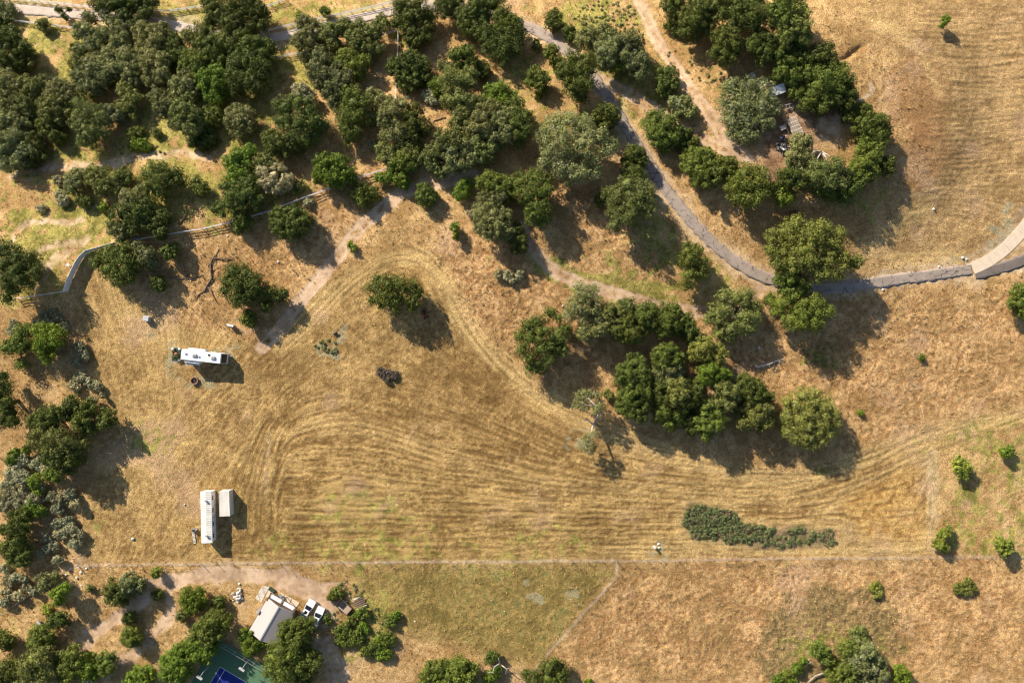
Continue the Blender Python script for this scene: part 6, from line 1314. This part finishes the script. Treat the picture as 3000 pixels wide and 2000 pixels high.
# clutter at the lower left
t = thing('quad_bike', *T(0, 3, 828, 1535), 'white quad bike half hidden under the trees at the bottom left', 'quad bike', pang(100, -50))
bbox('body', (1.5, 0.6, 0.4), (0, 0, 0.65), M['white'], t, bev=0.12); bbox('seat', (0.7, 0.35, 0.15), (-0.2, 0, 0.92), M['bluegrey'], t, bev=0.05); tubes('handlebar', [([(0.4, -0.4, 1.1), (0.5, 0, 1.05), (0.4, 0.4, 1.1)], [0.03, 0.04, 0.03])], M['black'], t)
for s in (-1, 1):
    for x in (-.65, .65): wheel(t, (x, s*0.5, 0.3), 0.3, 0.26); box('fender', (0.6, 0.35, 0.06), (x, s*0.5, 0.68), M['white'], t)
t = thing('garden_cart', *T(0, 3, 372, 1008), 'white garden cart between the trees at lower left', 'cart', pang(40, 50))
bbox('tub', (1.1, 0.6, 0.4), (0, 0, 0.55), M['lightgrey'], t, bev=0.08)
for s in (-1, 1): wheel(t, (0.2, s*0.4, 0.25), 0.25, 0.1); tubes('handle', [([(-0.5, s*0.25, 0.6), (-1.2, s*0.25, 0.75)], [0.025, 0.025])], M['white'], t)
t = thing('pallet', *T(0, 1, 1247, 617), 'small slatted black and white pallet beside the long rail fence', 'pallet', pang(90, -12))
for k in range(8): box('slat', (0.12, 0.6, 0.05), (-1.05+k*0.3, 0, 0.28), M['white'] if k % 2 else M['lightgrey'], t)
for s in (-1, 1): box('bearer', (2.4, 0.1, 0.22), (0, s*0.22, 0.13), M['black'], t)
t = thing('plank', *T(2, 3, 15, 655), 'orange wooden plank in the grass above the brown trailer', 'plank', pang(50, 35)); box('board', (2.0, 0.22, 0.08), (0, 0, 0.09), M['wood'], t); box('cleat', (0.1, 0.4, 0.06), (0.6, 0, 0.16), M['palewood'], t)
t = thing('plank', *T(1, 3, 1140, 568), 'grey wooden plank on the dirt above the pergola', 'plank', pang(20, 30)); box('board', (1.1, 0.14, 0.08), (0, 0, 0.09), M['greywood'], t); box('cleat', (0.08, 0.3, 0.06), (0.3, 0, 0.16), M['greywood'], t)

# ------------------------------------------------------------------ dead wood
def dead(name, c_, r_, lines, mat, label, cat, group='fallen dead wood', zf=1.0):
    """lines: ([(x, y[, z])...], radius at the start) in tile pixels; lying wood rests on the ground"""
    x0, y0 = wp(*T(c_, r_, *lines[0][0][0][:2])); z0 = gz(x0, y0); root = bpy.data.objects.new(name, None); COL.objects.link(root); root.location = (x0, y0, z0); tag(root, label, cat, group)
    for k, (pts, rad) in enumerate(lines):
        q = []
        for i, p in enumerate(pts):
            zz = p[2] if len(p) > 2 else rad*0.75
            X_, Y_ = wp(*T(c_, r_, p[0], p[1]), zz); q.append((X_-x0, Y_-y0, gz(X_, Y_)-z0+zz))
        if k == 0 and len(pts[0]) == 2:                      # twigs along lying wood
            rt = random.Random(int(pts[0][0])+7); tw = []
            for _ in range(5+2*len(q)):
                i = rt.randrange(len(q)-1); f = rt.random(); p_ = [q[i][j]+(q[i+1][j]-q[i][j])*f for j in range(3)]; a_ = rt.uniform(0, 6.28); L_ = rt.uniform(0.5, 1.7)*min(1.3, rad*4)
                m_ = (p_[0]+math.cos(a_)*L_*0.5, p_[1]+math.sin(a_)*L_*0.5, p_[2]+0.12); e_ = (p_[0]+math.cos(a_+0.5)*L_, p_[1]+math.sin(a_+0.5)*L_, p_[2]+0.05)
                tw.append(([tuple(p_), m_, e_], [rad*0.28, rad*0.18, 0.015]))
            tubes('twigs', tw, mat, root, n=4)
        n = len(q); tubes('trunk' if k == 0 else 'branch', [(q, [rad*(1-0.72*i/max(1, n-1)) for i in range(n)])], mat, root, n=8)
dead('fallen_limb', 1, 1, [([(-10, 972), (60, 992), (130, 984), (205, 992)], 0.24), ([(130, 984), (165, 935), (125, 922)], 0.2), ([(200, 990), (240, 970), (295, 958)], 0.16)], M['deadwood'], 'thick brown fallen limb pointing right, left of the other limb', 'fallen limb')
dead('fallen_limb', 1, 1, [([(322, 1095), (330, 1060), (378, 988), (368, 920), (366, 850), (390, 800), (440, 805), (500, 820), (570, 808)], 0.27), ([(322, 1095), (255, 1138), (225, 1190)], 0.2), ([(330, 1065), (372, 1090), (385, 1140), (432, 1222)], 0.18), ([(390, 800), (420, 768), (445, 715)], 0.14), ([(366, 850), (345, 868), (350, 900)], 0.1), ([(255, 1138), (270, 1190), (290, 1230)], 0.08), ([(370, 930), (430, 895)], 0.08)], M['deadwood'], 'long crooked brown fallen limb with forked ends', 'fallen limb')
dead('fallen_branch', 2, 0, [([(960, 1080), (930, 1086), (850, 1110), (800, 1156)], 0.17), ([(930, 1086), (920, 1065)], 0.08), ([(850, 1110), (880, 1125)], 0.07)], M['deadwood'], 'dark fallen branch in the clearing between the oaks', 'fallen branch')
dead('fallen_log', 4, 2, [([(668, 235), (740, 224), (800, 206), (850, 186), (892, 164)], 0.38), ([(840, 190), (842, 215), (838, 252)], 0.16), ([(700, 235), (692, 260), (690, 280)], 0.2), ([(700, 225), (710, 208)], 0.12)], M['greywood'], 'grey weathered fallen log with a broken stub', 'fallen log')
dead('fallen_log', 0, 1, [([(775, 345), (805, 320), (850, 328), (892, 322)], 0.26), ([(892, 322), (878, 290)], 0.14), ([(805, 320), (795, 360)], 0.12)], M['greywood'], 'twisted grey fallen trunk under the dark shrub', 'fallen trunk')
dead('fallen_log', 0, 0, [([(-5, 638), (80, 660), (200, 702), (312, 745)], 0.26), ([(80, 660), (75, 690)], 0.12)], M['deadwood'], 'dark fallen trunk at the left edge in the top left woods', 'fallen trunk')
dead('fallen_log', 0, 0, [([(365, 705), (440, 718), (525, 722)], 0.18), ([(440, 718), (470, 735)], 0.07)], M['greywood'], 'thin pale fallen log in the grassy clearing at top left', 'fallen log')
dead('fallen_branch', 1, 1, [([(75, 492), (118, 442), (158, 368)], 0.2), ([(105, 455), (180, 430)], 0.12), ([(75, 492), (30, 480)], 0.1)], M['deadwood'], 'dark forked fallen branch in the shade left of the rail fence', 'fallen branch')
dead('dead_tree', 4, 0, [([(1270, 1440, -0.1), (1268, 1425, 1.2), (1272, 1400, 2.6)], 0.34), ([(1272, 1400, 2.5), (1215, 1385, 3.3), (1180, 1418, 3.7)], 0.2), ([(1272, 1400, 2.5), (1240, 1455, 2.9), (1195, 1512, 3.2)], 0.22), ([(1280, 1400, 2.5), (1318, 1450, 2.8), (1330, 1545, 2.9)], 0.24), ([(1285, 1400, 2.5), (1340, 1428, 3.2), (1395, 1455, 3.6)], 0.17), ([(1272, 1400, 2.5), (1275, 1368, 3.4)], 0.14), ([(1240, 1455, 2.9), (1225, 1480, 3.4), (1250, 1500, 3.7)], 0.1)], M['greywood'], 'grey dead tree with bare spreading limbs below the timber rack', 'dead tree', None)
dead('dead_tree', 2, 3, [([(1465, 1420, -0.1), (1462, 1400, 1.0), (1455, 1388, 2.0)], 0.25), ([(1455, 1388, 2.0), (1450, 1362, 2.6), (1440, 1335, 3.0)], 0.13), ([(1455, 1388, 2.0), (1405, 1418, 2.4), (1392, 1470, 2.6), (1345, 1472, 2.7)], 0.15), ([(1462, 1395, 1.6), (1520, 1438, 2.2), (1508, 1485, 2.4)], 0.16), ([(1520, 1438, 2.2), (1545, 1430, 2.5)], 0.09), ([(1405, 1418, 2.4), (1385, 1405, 2.7)], 0.08)], M['greywood'], 'bare bleached dead tree between the shrubs at the bottom edge', 'dead tree', None)
dead('dead_branch', 4, 3, [([(1300, 1474, 0.5), (1220, 1500, 0.6), (1180, 1535, 0.5), (1140, 1570, 0.3)], 0.2), ([(1220, 1500, 0.6), (1195, 1490, 1.0)], 0.1)], M['greywood'], 'long bleached branch at the bottom edge under the oaks', 'fallen branch')
dead('dead_branch', 4, 3, [([(1105, 1425, 0.3), (1150, 1392, 0.8), (1195, 1368, 1.2)], 0.14), ([(1150, 1392, 0.8), (1158, 1340, 1.3)], 0.09)], M['greywood'], 'short bleached branch standing out of the bright shrubs', 'fallen branch')
dead('tree_stump', 3, 1, [([(470, 1245, -0.1), (471, 1243, 0.3), (472, 1241, 0.55)], 0.42), ([(472, 1243, 0.3), (488, 1255, 0.35)], 0.2)], M['greywood'], 'pale tree stump left of the pale green oak', 'stump', None)
dead('tree_stump', 3, 1, [([(872, 1228, -0.1), (871, 1225, 0.4), (870, 1222, 0.9)], 0.5), ([(870, 1222, 0.5), (890, 1210, 0.9)], 0.2), ([(870, 1222, 0.5), (850, 1212, 0.9)], 0.18)], M['deadwood'], 'broken brown stump beside the grassy double track', 'stump', None)
dead('tree_stump', 1, 1, [([(1512, 1492, -0.1), (1511, 1489, 0.35), (1510, 1486, 0.7)], 0.55), ([(1510, 1486, 0.4), (1530, 1475, 0.6)], 0.2), ([(1510, 1486, 0.4), (1490, 1500, 0.5)], 0.18)], M['deadwood'], 'dark stump in the mown field above the weed patch', 'stump', None)

# ------------------------------------------------------------------ ground plants nobody could count
rr = np.random.default_rng(21)
def scatter_lobes(spots, rlo, rhi, hlo, hhi):
    out = []
    for (x, y) in spots:
        X_, Y_ = wp(x, y); r_ = rr.uniform(rlo, rhi); h_ = rr.uniform(hlo, hhi); out.append((X_, Y_, gz(X_, Y_)+h_*0.45, r_, h_*0.5))
    return out
def in_poly(pts, n):
    q = np.array(pts); out = []
    while len(out) < n:
        x, y = rr.uniform(q[:, 0].min(), q[:, 0].max()), rr.uniform(q[:, 1].min(), q[:, 1].max()); ins = False
        for (x0, y0), (x1, y1) in zip(q, np.roll(q, -1, 0)):
            if (y0 > y) != (y1 > y) and x < (x1-x0)*(y-y0)/(y1-y0)+x0: ins = not ins
        if ins: out.append((x, y))
    return out
ISL = DD([(1568, 1190), (1592, 1155), (1685, 1176), (1702, 1202), (1800, 1212), (1918, 1219), (1912, 1244), (1780, 1254), (1584, 1234)])
me, n = crown_mesh('bramble_patch', scatter_lobes(in_poly(ISL, 170)+in_poly(ISL[:4]+[ISL[-1]], 70), 0.3, 1.15, 0.12, 0.55), LEAF['heath'], 0.36, 0.24, 13, 0.3, 501)
tag(link(bpy.data.objects.new('bramble_patch', me)), 'long grey-green bramble patch left standing in the mown field', 'brambles', kind='stuff')
def ell(cx, cy, rx, ry, n):
    a = rr.uniform(0, 6.283, n); d = np.sqrt(rr.random(n)); x, y = D(cx, cy); return list(zip(x+d*np.cos(a)*rx*1.28, y+d*np.sin(a)*ry*1.28))
sp = []
for e in ((750, 797, 28, 18, 26), (1395, 45, 70, 45, 110), (1340, 60, 40, 30, 30), (1560, 130, 30, 60, 20), (1640, 170, 40, 40, 30), (800, 1390, 40, 60, 70), (860, 1440, 40, 50, 60), (150, 215, 35, 15, 20), (330, 345, 60, 15, 20), (1880, 815, 40, 25, 20)): sp += ell(*e)
me, n = crown_mesh('weeds', scatter_lobes(sp, 0.18, 0.45, 0.06, 0.14), LEAF['pale'], 0.3, 0.2, 9, 0.2, 502)
tag(link(bpy.data.objects.new('weeds', me)), 'low green weeds scattered over the dry grass', 'weeds', kind='stuff')
# tall dry grass tufts standing out of the unmown grass
keep = (1-mown)*(1-dirtm)*(1-roadm)*(1-flat)*(1-island)*(0.35+0.65*np.clip(orange, 0, 1))
cand = rr.integers(0, NX*NY, 110000); cand = cand[rr.random(len(cand)) < keep.ravel()[cand]*(0.5+0.5*np.clip(n_f1.ravel()[cand], -1, 1))][:26000]
bx_ = X.ravel()[cand]+rr.uniform(-.15, .15, len(cand)); by_ = Y.ravel()[cand]+rr.uniform(-.15, .15, len(cand)); bz_ = Z.ravel()[cand]
nb = 4; bx_, by_, bz_ = (np.repeat(v, nb) for v in (bx_, by_, bz_)); n = len(bx_)
an = rr.uniform(0, 6.283, n); ln = rr.uniform(0.25, 0.5, n); le = rr.uniform(0.15, 0.35, n); wd = rr.uniform(0.05, 0.10, n)
p0 = np.stack([bx_-np.sin(an)*wd, by_+np.cos(an)*wd, bz_-0.02], 1); p1 = np.stack([bx_+np.sin(an)*wd, by_-np.cos(an)*wd, bz_-0.02], 1); p2 = np.stack([bx_+np.cos(an)*le, by_+np.sin(an)*le, bz_+ln], 1)
M['drygrass'] = plain('dry_grass', (0.46, 0.31, 0.13), 0.9, var=0.4, scale=1.2)
me = mesh_np('dry_grass', np.stack([p0, p1, p2], 1).reshape(-1, 3), np.arange(n*3).reshape(-1, 3), [M['drygrass']])
tag(link(bpy.data.objects.new('dry_grass', me)), 'tufts of standing dry grass over the unmown slopes', 'grass', kind='stuff')
